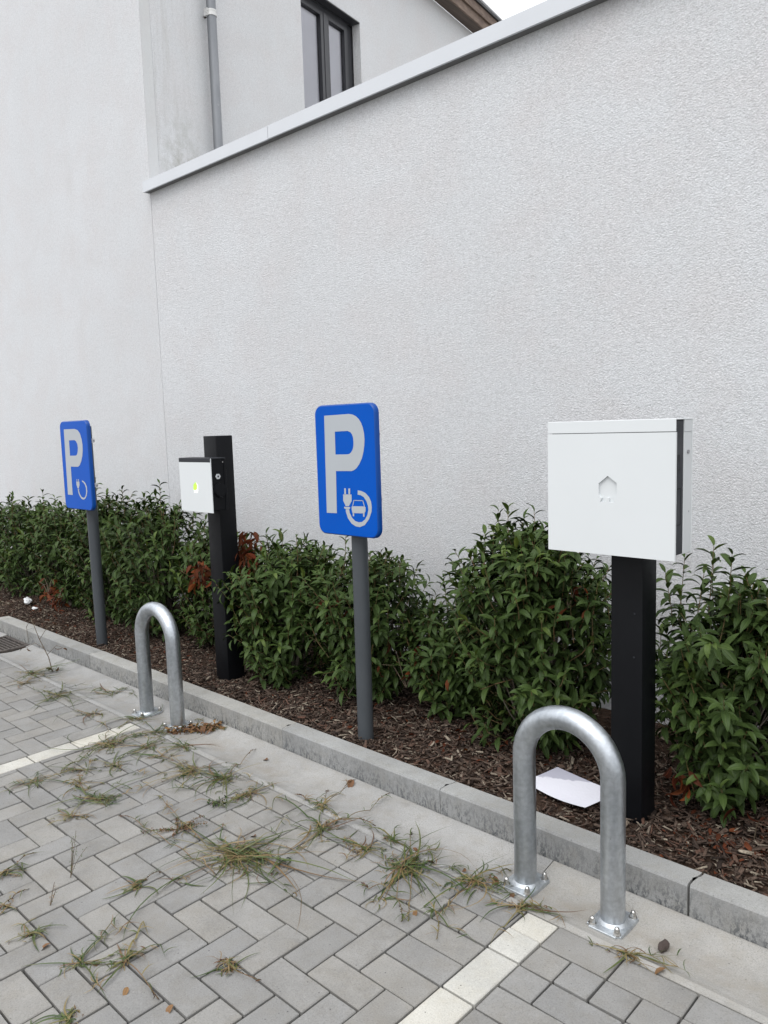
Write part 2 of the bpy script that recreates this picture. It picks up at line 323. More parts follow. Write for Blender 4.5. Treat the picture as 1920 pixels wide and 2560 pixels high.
P2_OUT = [(-2.6401, 1.6066), (-2.5564, 1.6078), (-2.4783, 1.6093), (-2.4551, 1.6062), (-2.4344, 1.5985), (-2.4163, 1.5854), (-2.4026, 1.5685), (-2.3925, 1.5464), (-2.3863, 1.5216), (-2.3847, 1.4954), (-2.3876, 1.4692), (-2.3934, 1.4429), (-2.4048, 1.4135), (-2.4228, 1.3869), (-2.4418, 1.3688), (-2.457, 1.3603), (-2.4743, 1.3558), (-2.5749, 1.3541), (-2.5772, 1.2567), (-2.5799, 1.1604), (-2.6481, 1.1589), (-2.6442, 1.3906)]
P2_IN = [(-2.5725, 1.5328), (-2.5298, 1.5338), (-2.4899, 1.5343), (-2.4718, 1.5289), (-2.4617, 1.5184), (-2.4557, 1.5035), (-2.4541, 1.4843), (-2.456, 1.4651), (-2.4618, 1.4503), (-2.4722, 1.4385), (-2.4832, 1.4325), (-2.4941, 1.4304), (-2.5738, 1.4293)]
PLUG2 = [[(-2.5248, 1.2768), (-2.5143, 1.2772), (-2.5145, 1.2486), (-2.5255, 1.2482)], [(-2.4978, 1.2771), (-2.4861, 1.2775), (-2.4876, 1.2497), (-2.4988, 1.2492)], [(-2.5333, 1.2491), (-2.4789, 1.2506), (-2.4795, 1.221), (-2.499, 1.1965), (-2.519, 1.1961), (-2.534, 1.2201)]]
COLLAR2 = [[(-2.5293, 1.1929), (-2.4905, 1.1932), (-2.4917, 1.1865), (-2.4983, 1.1837), (-2.5193, 1.1827), (-2.5297, 1.1858)]]
CABLE2 = [[(-2.5194, 1.1818), (-2.5195, 1.1705), (-2.5071, 1.1406), (-2.4844, 1.1183), (-2.4591, 1.1078), (-2.4337, 1.1058), (-2.4015, 1.117), (-2.3732, 1.1456), (-2.3564, 1.1792), (-2.3542, 1.2), (-2.3572, 1.2234), (-2.3686, 1.2436), (-2.3905, 1.2605), (-2.4152, 1.2685), (-2.4382, 1.2707), (-2.4392, 1.2512), (-2.4203, 1.2498), (-2.4018, 1.2416), (-2.386, 1.2251), (-2.3774, 1.2047), (-2.3753, 1.1871), (-2.3827, 1.1629), (-2.3982, 1.1426), (-2.4185, 1.13), (-2.439, 1.1272), (-2.4601, 1.1313), (-2.4808, 1.1452), (-2.4949, 1.1672), (-2.4975, 1.1829)]]
CAR2 = [[(-2.4813, 1.1961), (-2.4652, 1.1984), (-2.4059, 1.2004), (-2.3927, 1.1981), (-2.3935, 1.1802), (-2.4011, 1.1687), (-2.4095, 1.1689), (-2.4668, 1.1672), (-2.4763, 1.1661), (-2.4811, 1.1816)], [(-2.4754, 1.1674), (-2.4659, 1.1679), (-2.4667, 1.1527), (-2.4753, 1.1522)], [(-2.4095, 1.1695), (-2.4003, 1.1694), (-2.4018, 1.1544), (-2.4098, 1.1539)], [(-2.4769, 1.1963), (-2.4668, 1.2261), (-2.4631, 1.2241), (-2.4726, 1.1965)], [(-2.4668, 1.2261), (-2.4063, 1.2272), (-2.4089, 1.2241), (-2.464, 1.2232)], [(-2.4109, 1.2264), (-2.4063, 1.2272), (-2.3968, 1.1993), (-2.4014, 1.1991)]]
P1_OUT = [(-5.3049, 1.5977), (-5.2224, 1.5979), (-5.14, 1.5981), (-5.093, 1.588), (-5.0646, 1.5657), (-5.0467, 1.5291), (-5.0389, 1.4891), (-5.0416, 1.4528), (-5.0531, 1.4163), (-5.075, 1.3796), (-5.099, 1.3555), (-5.1169, 1.3449), (-5.1379, 1.341), (-5.2394, 1.3408), (-5.2409, 1.243), (-5.2426, 1.1437), (-5.3169, 1.1439), (-5.3114, 1.3739)]
P1_IN = [(-5.2355, 1.5212), (-5.1938, 1.5219), (-5.1526, 1.5222), (-5.1296, 1.5135), (-5.114, 1.4951), (-5.1107, 1.4712), (-5.1166, 1.4455), (-5.1277, 1.4271), (-5.1413, 1.419), (-5.1539, 1.4167), (-5.2384, 1.4157)]
PLUG1 = [[(-5.1642, 1.2562), (-5.1552, 1.2564), (-5.1576, 1.2369), (-5.1666, 1.2367)], [(-5.1396, 1.2567), (-5.1306, 1.257), (-5.133, 1.2376), (-5.142, 1.2374)], [(-5.173, 1.238), (-5.1262, 1.2393), (-5.1275, 1.2162), (-5.1419, 1.1934), (-5.1599, 1.1928), (-5.1732, 1.2167)]]
COLLAR1 = [[(-5.163, 1.189), (-5.1345, 1.1888), (-5.1367, 1.185), (-5.1581, 1.1843)]]
CABLE1 = [[(-5.1583, 1.1832), (-5.1515, 1.1595), (-5.1347, 1.1377), (-5.1113, 1.1219), (-5.0855, 1.1174), (-5.0561, 1.1261), (-5.0328, 1.1473), (-5.0193, 1.1772), (-5.0207, 1.2083), (-5.0375, 1.2317), (-5.0609, 1.2447), (-5.0857, 1.2499), (-5.0874, 1.2395), (-5.0688, 1.2356), (-5.0487, 1.2215), (-5.0362, 1.2005), (-5.0355, 1.1748), (-5.0461, 1.1486), (-5.0626, 1.135), (-5.0833, 1.1305), (-5.1068, 1.1351), (-5.1263, 1.1492), (-5.1393, 1.1693), (-5.1435, 1.1837)]]
HOUSE2 = [(-1.2442, 1.3597), (-1.2111, 1.3355), (-1.2103, 1.2956), (-1.2154, 1.2875), (-1.2216, 1.2862), (-1.2201, 1.2701), (-1.2386, 1.27), (-1.2401, 1.2848), (-1.2494, 1.2844), (-1.252, 1.2697), (-1.2723, 1.2702), (-1.2662, 1.2844), (-1.2738, 1.2869), (-1.2775, 1.2947), (-1.2779, 1.333)]
HOUSE1 = [(-3.8312, 1.2679), (-3.806, 1.2489), (-3.8086, 1.2192), (-3.8146, 1.2037), (-3.8305, 1.2031), (-3.8332, 1.2155), (-3.838, 1.2028), (-3.8525, 1.2023), (-3.8539, 1.2176), (-3.8598, 1.223), (-3.8571, 1.2482)]
LEAF1 = [(-3.8325, 1.2651), (-3.8201, 1.2465), (-3.8221, 1.227), (-3.8337, 1.2197), (-3.8514, 1.2177), (-3.8582, 1.2236), (-3.8557, 1.2477)]
WEEDS = [
    ('long green grass tuft at the far left edge, just below the drain grate', (-5.117, 1.954), 0.24, 46, 0.15, [([(-5.106, 1.984), (-5.066, 2.1), (-5.142, 2.16)], 0)]),
    ('small straw-brown tuft just below the long green tuft at the far left edge', (-4.937, 1.844), 0.1, 20, 0.7, [([(-4.961, 1.874), (-4.976, 1.982)], 0)]),
    ('green spiky tuft at the gutter edge left of the far white line', (-4.551, 1.881), 0.17, 44, 0.2, [([(-4.484, 1.797), (-4.791, 1.817)], 0)]),
    ('small grass tuft in the gutter joint left of the far galvanised hoop', (-4.376, 2.155), 0.12, 28, 0.2, [([(-4.323, 2.115), (-4.374, 1.969)], 0)]),
    ('pale dry tuft at the gutter edge just above the far white line', (-4.089, 1.87), 0.12, 24, 0.8, [([(-4.088, 1.886), (-4.02, 1.948)], 0)]),
    ('wide green and brown tuft just below the end of the far white line', (-3.603, 1.726), 0.17, 60, 0.4, [([(-3.567, 1.767), (-3.58, 1.873), (-3.541, 1.958)], 0), ([(-3.672, 1.746), (-3.761, 1.807), (-3.914, 1.839)], 1), ([(-3.586, 1.702), (-3.543, 1.592), (-3.477, 1.498)], 0)]),
    ('upright grass sprigs between the far hoop base plate and the white line corner', (-3.827, 1.989), 0.12, 30, 0.15, [([(-3.831, 2.001), (-3.898, 1.895)], 0)]),
    ('row tuft of short grass along the gutter joint below the far hoop', (-3.55, 1.964), 0.11, 40, 0.25, [([(-3.582, 1.966), (-3.751, 1.985)], 0)]),
    ('short green tuft ending the row along the gutter joint below the far hoop', (-3.273, 1.957), 0.09, 30, 0.15, [([(-3.31, 1.964), (-3.416, 1.967)], 0)]),
    ('brown and green tuft two bricks below the far hoop', (-3.41, 1.833), 0.11, 34, 0.5, [([(-3.449, 1.851), (-3.545, 1.915)], 0)]),
    ('small straw tuft directly right of the brown and green tuft below the far hoop', (-3.263, 1.815), 0.08, 24, 0.8, []),
    ('dry tuft with a broad green blade trailing right, left of the large middle tuft', (-3.347, 1.621), 0.1, 36, 0.6, [([(-3.284, 1.618), (-3.186, 1.645), (-3.121, 1.673)], 0)]),
    ('dense dry tuft full of brown leaf litter, left of the leaning seed stalk', (-3.006, 1.831), 0.14, 60, 0.65, [([(-2.98, 1.789), (-3.02, 1.704), (-3.005, 1.545), (-3.024, 1.454)], 0), ([(-3.068, 1.823), (-3.216, 1.854)], 0)]),
    ('green tuft with a tall seed stalk leaning over the gutter', (-2.825, 1.876), 0.14, 50, 0.3, [([(-2.838, 1.917), (-2.906, 2.023), (-2.999, 2.181)], 1), ([(-2.865, 1.818), (-2.86, 1.713), (-2.927, 1.633)], 0), ([(-2.763, 1.918), (-2.688, 1.994)], 0)]),
    ('brown leafy tuft with a purple seed head left of the creeping grass', (-3.295, 1.431), 0.09, 26, 0.6, [([(-3.306, 1.427), (-3.36, 1.388)], 1), ([(-3.348, 1.485), (-3.48, 1.568)], 0)]),
    ('creeping grass with long flat green blades in the middle of the left paving', (-3.076, 1.411), 0.13, 44, 0.3, [([(-3.158, 1.394), (-3.262, 1.379), (-3.186, 1.301)], 0), ([(-3.048, 1.438), (-3.053, 1.553), (-3.177, 1.514)], 0), ([(-3.021, 1.461), (-2.959, 1.379)], 0)]),
    ('reddish creeping weed below the grass with long flat blades', (-3.033, 1.266), 0.1, 26, 0.7, [([(-3.08, 1.321), (-3.116, 1.368)], 0), ([(-3.01, 1.23), (-3.016, 1.172)], 0)]),
    ('small weed with one tall upright green blade near the left edge', (-3.463, 1.297), 0.12, 16, 0.35, [([(-3.393, 1.285), (-3.573, 1.364)], 0), ([(-3.491, 1.264), (-3.463, 1.163)], 0)]),
    ('thin blue-green runner grass with two raised blades below the far white line', (-3.408, 1.5), 0.11, 18, 0.3, [([(-3.456, 1.412), (-3.518, 1.537), (-3.584, 1.618)], 1), ([(-3.456, 1.412), (-3.37, 1.241)], 0)]),
    ('large sprawling grass clump in the middle of the paving, the biggest of all', (-2.261, 1.541), 0.22, 170, 0.35, [([(-2.214, 1.415), (-2.367, 1.416), (-2.521, 1.417), (-2.708, 1.415), (-2.867, 1.4)], 1), ([(-2.381, 1.495), (-2.623, 1.534), (-2.801, 1.573), (-2.9, 1.594)], 1), ([(-2.275, 1.635), (-2.285, 1.74), (-2.352, 1.887)], 0), ([(-2.404, 1.563), (-2.491, 1.646)], 0), ([(-2.187, 1.569), (-2.15, 1.687)], 0)]),
    ('straw-coloured tuft with a looping blade, upper right of the large clump', (-2.62, 1.86), 0.11, 40, 0.6, [([(-2.61, 1.827), (-2.603, 1.72), (-2.725, 1.694)], 0), ([(-2.629, 1.905), (-2.693, 1.975)], 0)]),
    ('spiky dry tuft right of the middle, like a small brush', (-1.953, 1.872), 0.1, 60, 0.75, [([(-1.919, 1.865), (-1.85, 1.889), (-1.808, 1.908)], 0), ([(-1.958, 1.832), (-1.925, 1.764)], 0)]),
    ('large green tuft with seed heads hanging towards the camera, left of the near hoop', (-1.749, 1.885), 0.16, 110, 0.25, [([(-1.803, 1.981), (-1.904, 2.1)], 1), ([(-1.69, 1.861), (-1.605, 1.755), (-1.537, 1.672)], 1), ([(-1.714, 1.822), (-1.639, 1.726), (-1.548, 1.655)], 1), ([(-1.684, 1.927), (-1.618, 1.992), (-1.564, 2.055)], 0), ([(-1.724, 1.755), (-1.746, 1.704), (-1.786, 1.712)], 1)]),
    ('tuft with brown root and long stems just left of the near hoop', (-1.514, 1.971), 0.12, 56, 0.4, [([(-1.494, 1.922), (-1.485, 1.803), (-1.473, 1.732), (-1.411, 1.655)], 1), ([(-1.543, 1.752), (-1.422, 1.725), (-1.304, 1.714)], 0), ([(-1.476, 1.998), (-1.387, 1.999), (-1.33, 1.991)], 0), ([(-1.482, 1.972), (-1.395, 2.058), (-1.364, 2.133)], 0), ([(-1.522, 2.004), (-1.488, 2.097), (-1.467, 2.131)], 1)]),
    ('brown rooted grass with broad green blade at the end of the near white line', (-1.31, 1.961), 0.09, 34, 0.7, [([(-1.304, 1.979), (-1.231, 1.993), (-1.162, 1.995)], 0), ([(-1.304, 1.944), (-1.29, 1.839), (-1.271, 1.734)], 0), ([(-1.273, 1.99), (-1.218, 1.952)], 0)]),
    ('dry grass wisp right of the near white line, in front of the hoop', (-0.958, 1.966), 0.07, 22, 0.8, [([(-0.946, 1.974), (-0.857, 2.002), (-0.764, 2.005)], 0), ([(-0.935, 1.975), (-0.892, 2.028), (-0.844, 2.092)], 0), ([(-0.95, 1.944), (-0.888, 1.954)], 0)]),
    ('grass with two long stems crossing the gutter, one ending in a brown leaf', (-2.288, 1.984), 0.08, 28, 0.6, [([(-2.3, 1.995), (-2.392, 1.985), (-2.456, 1.987)], 1), ([(-2.313, 2.015), (-2.347, 2.139), (-2.368, 2.239)], 1), ([(-2.318, 2.025), (-2.415, 2.131)], 1)]),
    ('wide cross-shaped grass with a dark seed stalk reaching over the gutter', (-2.16, 1.864), 0.12, 34, 0.45, [([(-2.154, 1.882), (-2.148, 1.995), (-2.147, 2.119), (-2.158, 2.245)], 1), ([(-2.176, 1.87), (-2.272, 1.891), (-2.504, 1.915), (-2.396, 1.808)], 0), ([(-2.137, 1.984), (-2.046, 2.039)], 1), ([(-2.16, 1.845), (-2.181, 1.752)], 0), ([(-2.147, 1.864), (-2.073, 1.7)], 0)]),
    ('thin grass at the gutter edge with one curved stem, above the large green tuft', (-1.894, 1.979), 0.06, 16, 0.4, [([(-1.902, 1.988), (-2.031, 2.012), (-2.083, 2.009)], 0), ([(-1.89, 1.986), (-1.976, 2.079)], 0), ([(-1.887, 1.982), (-1.803, 1.981)], 0)]),
    ('tall sprig with crossing blades in a joint near the lower left', (-2.133, 0.891), 0.09, 18, 0.4, [([(-2.149, 0.892), (-2.199, 0.979), (-2.279, 1.095)], 0), ([(-2.161, 0.916), (-2.198, 1.005), (-2.18, 1.079)], 0), ([(-2.12, 0.884), (-2.025, 0.88), (-1.926, 0.866)], 0)]),
    ('sprig with one bent broad blade, right of the tall sprig near the lower left', (-2.045, 0.976), 0.08, 16, 0.5, [([(-2.045, 0.983), (-2.113, 1.053), (-2.174, 1.113), (-2.08, 1.082)], 0), ([(-2.039, 0.999), (-2.032, 1.088), (-1.962, 1.066)], 0), ([(-2.032, 0.983), (-1.875, 0.97), (-1.834, 0.965)], 1)]),
    ('small green tuft at the bottom edge, lower left', (-1.945, 0.767), 0.08, 40, 0.1, []),
    ('grass sprig with a seed stalk at the left edge, middle of the paving', (-2.81, 0.923), 0.08, 18, 0.4, [([(-2.782, 0.898), (-2.83, 0.972), (-2.858, 1.048)], 1), ([(-2.826, 0.992), (-2.741, 0.965)], 0)]),
    ('thin dark weed with red-tinged stem at the left edge, lower down', (-2.603, 0.848), 0.07, 12, 0.5, [([(-2.599, 0.831), (-2.626, 0.88), (-2.64, 0.936)], 1)]),
    ('small curled weed with a dry brown leaf at its foot, left edge', (-2.389, 0.84), 0.07, 16, 0.3, [([(-2.328, 0.868), (-2.396, 0.846), (-2.454, 0.848)], 1)]),
    ('flat mossy weed lying in a joint in the left paving', (-2.371, 1.203), 0.07, 26, 0.4, [([(-2.38, 1.185), (-2.376, 1.229), (-2.379, 1.296)], 1)]),
    ('thin weed runner lying in a joint at the bottom, left of centre', (-1.782, 1.167), 0.06, 16, 0.5, [([(-1.833, 1.16), (-1.762, 1.173), (-1.677, 1.194)], 1), ([(-1.81, 1.187), (-1.822, 1.153)], 1)]),
]
# ================================================================== setting: ground, paving, gutter, kerb, bed
W = 3.5
mesh('ground', [(-60, -60, -.09), (60, -60, -.09), (60, 60, -.09), (-60, 60, -.09)], [(0, 1, 2, 3)], GROUND)['kind'] = 'structure'
U = 0.1075; JG = 0.0062
pav = mesh('paving', [(-9, -3, -.018), (3, -3, -.018), (3, 1.957, -.018), (-9, 1.957, -.018)], [(0, 1, 2, 3)], SOILJ); pav['kind'] = 'structure'
def paver_mesh(w_, d_, seed, white=False):
    r = random.Random(seed); bm = bmesh.new(); h = 0.06
    bbox(bm, -w_ / 2, w_ / 2, -d_ / 2, d_ / 2, -h, 0, 0)
    for v in bm.verts: v.co.x += r.uniform(-.0007, .0007); v.co.y += r.uniform(-.0007, .0007)
    top = [e for e in bm.edges if all(v.co.z > -0.01 for v in e.verts)]; vert = [e for e in bm.edges if abs(e.verts[0].co.z - e.verts[1].co.z) > .03]
    bmesh.ops.bevel(bm, geom=top + vert, offset=0.0026, segments=1, affect='EDGES')
    bmesh.ops.recalc_face_normals(bm, faces=bm.faces)
    me = bpy.data.meshes.new('paver'); bm.to_mesh(me); bm.free(); me.materials.append(WPAVER if white else PAVER); return me
PM = {}
def pm(w_, d_, white=False):
    key = (round(w_, 3), round(d_, 3), rnd.randrange(3), white)
    if key not in PM: PM[key] = paver_mesh(w_, d_, hash(key[:3]) & 255, white)
    return PM[key]
bricks = []       # x0,x1,y0,y1,white
X1, X2 = -1.284, -1.168          # near white line
X3, X4 = -3.795, -3.685          # far white line
Y0 = 1.518
def fill(xa, xb, ox, special=None):
    i0 = int(math.floor((xa - ox) / U)) - 1; i1 = int(math.ceil((xb - ox) / U)) + 1
    # stretcher course beside the gutter
    xs = -1.943 + 2 * U * (math.floor((xa + 1.943) / (2 * U))) if special != 'right' else X2
    while xs < xb:
        bricks.append((max(xs, xa), min(xs + 2 * U, xb), Y0 + 3 * U, Y0 + 4 * U + .008, False)); xs += 2 * U
    for j in range(2, -42, -1):
        for i in range(i0, i1):
            c = (i - j + (3 if special == 'right' else 0)) % 4; xl = ox + i * U; yl = Y0 + j * U; b = None
            if special == 'right' and j == 2: b = (xl, xl + U, yl, yl + U)
            elif special == 'right' and j == 1 and c == 2: b = (xl, xl + U, yl, yl + U)
            elif special == 'mid' and j in (0, 1) and i in (-1, -2):
                if i == -2: b = (xl, xl + 2 * U, yl, yl + U)
                else: continue
            elif special == 'mid' and j == 2 and i in (-1, -2): b = (xl, xl + U, yl, yl + U)
            elif j == 2 and c in (3, 0, 2): b = (xl, xl + U, yl, yl + U)
            elif c == 3: b = (xl, xl + 2 * U, yl, yl + U)
            elif c == 2: b = (xl, xl + U, yl, yl + 2 * U)
            elif c == 0 and i == i0 or c == 1 and j == -41: continue
            if b is None: continue
            x0, x1, y0, y1 = b; x0 = max(x0, xa); x1 = min(x1, xb)
            if x1 - x0 > 0.025: bricks.append((x0, x1, y0, y1, False))
fill(X4, X1, -1.284, 'mid')
fill(X2, 2.9, X2, 'right')
fill(-9, X3, X3, None)
for xa, xb, ys in ((X1, X2, [1.956, 1.852, 1.735, 1.520]), (X3, X4, [1.950, 1.828, 1.613, 1.395])):
    while ys[-1] > -2.8: ys.append(ys[-1] - 2 * U)
    for a, b in zip(ys[1:], ys): bricks.append((xa, xb, a, b, True))
def project(p):
    v = np.array(p, float) - CAMP; c = np.array(_R).T @ v
    if c[2] <= 0.05: return None
    return 960 + 1927 * c[0] / c[2], 1280 + 1927 * c[1] / c[2], c[2]
inv, outv = [], []
for b in bricks:
    q = project(((b[0] + b[1]) / 2, (b[2] + b[3]) / 2, 0))
    mg = 140 / (q[2] if q else 1)
    if q and -mg < q[0] < 1920 + mg and -mg < q[1] < 2560 + mg: inv.append((q[2], b))
    else: outv.append(b)
inv.sort(key=lambda t: t[0]); keep = inv[:330]; outv += [b for _, b in inv[330:]]
for _, b in keep:
    x0, x1, y0, y1, wh = b; wq, dq = x1 - x0 - JG, y1 - y0 - JG
    o = link('white_paver' if wh else 'paver', pm(wq, dq, wh), None, pav)
    o.location = ((x0 + x1) / 2 + rnd.uniform(-.0006, .0006), (y0 + y1) / 2 + rnd.uniform(-.0006, .0006), rnd.gauss(0, .0011))
    o.rotation_euler = (rnd.gauss(0, .006), rnd.gauss(0, .006), rnd.gauss(0, .004))
V, F = [], []
for x0, x1, y0, y1, wh in outv:
    g = JG / 2; b = len(V); z = rnd.gauss(0, .001)
    V += [(x0 + g, y0 + g, -.02), (x1 - g, y0 + g, -.02), (x1 - g, y1 - g, -.02), (x0 + g, y1 - g, -.02)]
    g += .002; V += [(x0 + g, y0 + g, z), (x1 - g, y0 + g, z), (x1 - g, y1 - g, z), (x0 + g, y1 - g, z)]
    F += [(b, b + 1, b + 5, b + 4), (b + 1, b + 2, b + 6, b + 5), (b + 2, b + 3, b + 7, b + 6), (b + 3, b, b + 4, b + 7), (b + 4, b + 5, b + 6, b + 7)]
po = mesh('outer_paving', V, F, PAVER, pav); po['kind'] = 'stuff'

# gutter: 1 m dished concrete channel stones
gut = mesh('gutter', [(-9, 1.957, -.05), (3, 1.957, -.05), (3, 2.265, -.05), (-9, 2.265, -.05)], [(0, 1, 2, 3)], SOILJ); gut['kind'] = 'structure'
prof = [(1.9590, -.06), (1.9590, -.004), (1.9620, 0.0), (1.983, 0.001), (1.990, -.003), (2.01, -.010), (2.04, -.0165), (2.08, -.021), (2.12, -.022), (2.16, -.0195), (2.20, -.012), (2.235, -.003), (2.252, 0.001), (2.2585, 0.0), (2.2585, -.06)]
def dish(y):
    return float(np.interp(y, [p[0] for p in prof[1:-1]], [p[1] for p in prof[1:-1]]))
gx = [-9, -8.3, -7.3, -6.32, None, -5.86, -4.365, -3.372, -2.368, -1.371, -0.37, 0.63, 1.63, 3]
def jit_line(x, seed, amp=.002):
    r = random.Random(seed); return [x + r.uniform(-amp, amp) for _ in prof]
for i in range(len(gx) - 1):
    if gx[i] is None or gx[i + 1] is None: continue
    a = [q + .002 for q in jit_line(gx[i], i)]; b = [q - .002 for q in jit_line(gx[i + 1], i + 1)]
    n = len(prof); V, F = [], []; K = 8
    for s_ in range(K + 1):
        e = s_ / K
        for j, (y, z) in enumerate(prof):
            inset = -.0018 if s_ in (0, K) and 1 < j < n - 2 else 0
            V.append((a[j] * (1 - e) + b[j] * e, y, z + inset + (0.0008 * math.sin(7 * e * (i + 2) + j) if 3 < j < 12 else 0)))
    e2 = [0, .003] 
    for s_ in range(K):
        for j in range(n - 1): F.append((s_ * n + j, (s_ + 1) * n + j, (s_ + 1) * n + j + 1, s_ * n + j + 1))
    F.append(tuple(range(n))); F.append(tuple(range(K * n + n - 1, K * n - 1, -1)))
    mesh('gutter_stone', V, F, GUTTER, gut, smooth=False)

# kerb: 1 m stones with a tongue-and-groove end
kerb = root('kerb', (-2.5, 2.26, 0), kind='structure')
KY0, KY1, KZ = 2.262, 2.354, 0.102
tg = [(0, 0), (.030, 0), (.036, -.006), (.044, -.009), (.052, -.005), (.058, .004), (.066, .008), (.078, .010), (.092, .010)]
def kerb_stone(xa, xb, za=0.0):
    sec = [(0, -.06), (0, .05), (0, KZ - .008)] + [(.006, KZ - .001)] + [(t, KZ) for t, _ in tg[1:]] + [(.092, -.06)]
    def gx_(t): return float(np.interp(t, [p[0] for p in tg], [p[1] for p in tg]))
    V, F = [], []; n = len(sec); K = 5
    for s_ in range(K + 1):
        e = s_ / K
        for t, z in sec: V.append(((xa + gx_(t)) * (1 - e) + (xb + gx_(t)) * e, KY0 + t + .0006 * math.sin(s_ * 2.1 + xa), z + za))
    for s_ in range(K):
        for j in range(n): F.append((s_ * n + j, s_ * n + (j + 1) % n, (s_ + 1) * n + (j + 1) % n, (s_ + 1) * n + j))
    F.append(tuple(range(n - 1, -1, -1))); F.append(tuple(K * n + j for j in range(n)))
    bm = bmesh.new(); vs = [bm.verts.new(v) for v in V]
    for f in F: bm.faces.new([vs[q] for q in f])
    return frombm('kerb_stone', bm, KERB, kerb)
kj = [-6.53, -6.415, -5.93, -4.91, -3.895, -2.885, -1.891, -0.893, 0.105, 1.105, 2.105]
gaps = [.001, .0015, .0015, .0015, .0015, .0012, .002, .0042, .002, .002, .002]
for i in range(len(kj) - 1): kerb_stone(kj[i] + gaps[i], kj[i + 1] - gaps[i + 1], rnd.uniform(-.0008, .0008))

# drain grate at the low end of the gutter
dg = root('drain_grate', (-6.09, 2.1, 0), 'dark cast iron drain grate in the gutter at the left edge of the picture', 'drain')
bm = bmesh.new()
for q in ((-6.31, -5.87, 1.962, 1.985), (-6.31, -5.87, 2.232, 2.256), (-6.31, -6.285, 1.985, 2.232), (-5.895, -5.87, 1.985, 2.232)): bbox(bm, q[0], q[1], q[2], q[3], -.04, -.004, .003)
frombm('grate_frame', bm, IRON, dg)
for i in range(8):
    y = 1.997 + i * .0292; box('grate_bar', -6.285, -5.895, y, y + .014, -.032, -.008, IRON, dg, .002)
box('grate_rib', -6.10, -6.08, 1.985, 2.232, -.038, -.016, IRON, dg)
mesh('grate_sump', [(-6.31, 1.96, -.045), (-5.87, 1.96, -.045), (-5.87, 2.256, -.045), (-6.31, 2.256, -.045)], [(0, 1, 2, 3)], BLACK, dg)

# planting bed soil and bark mulch
def bedz(x, y):
    return 0.066 + 0.010 * math.sin(3.1 * x + 1.3 * y) * math.sin(5.3 * y + 1.7 * x) + 0.006 * math.sin(13 * x + 9 * y) + 0.03 * max(0, (y - 2.9))
V, F = [], []; nx, ny = 240, 28; xa, xb, ya, yb = -10.0, 2.2, KY1 + .001, W - .002
for j in range(ny + 1):
    for i in range(nx + 1):
        x = xa + (xb - xa) * i / nx; y = ya + (yb - ya) * j / ny; V.append((x, y, bedz(x, y) - (.012 if j == 0 else 0)))
for j in range(ny):
    for i in range(nx): a = j * (nx + 1) + i; F.append((a, a + 1, a + nx + 2, a + nx + 1))
mesh('planting_bed', V, F, BEDM, smooth=True)['kind'] = 'structure'
def bedz_v(x, y): return 0.066 + 0.010 * np.sin(3.1 * x + 1.3 * y) * np.sin(5.3 * y + 1.7 * x) + 0.006 * np.sin(13 * x + 9 * y) + 0.03 * np.maximum(0, y - 2.9)
def stuff_mesh(name, V, F, mat, parent=None, attrs=None, smooth=False):
    me = bpy.data.meshes.new(name); n = F.shape[1]
    me.vertices.add(len(V)); me.vertices.foreach_set('co', V.astype(np.float32).ravel())
    me.loops.add(F.size); me.loops.foreach_set('vertex_index', F.astype(np.int32).ravel())
    me.polygons.add(len(F)); me.polygons.foreach_set('loop_start', np.arange(0, F.size, n, dtype=np.int32))
    try: me.polygons.foreach_set('loop_total', np.full(len(F), n, dtype=np.int32))
    except Exception: pass
    if smooth: me.polygons.foreach_set('use_smooth', np.ones(len(F), bool))
    for an, av in (attrs or {}).items():
        at = me.attributes.new(an, 'FLOAT', 'POINT'); at.data.foreach_set('value', av.astype(np.float32))
    me.update(calc_edges=True); me.validate(); return link(name, me, mat, parent)
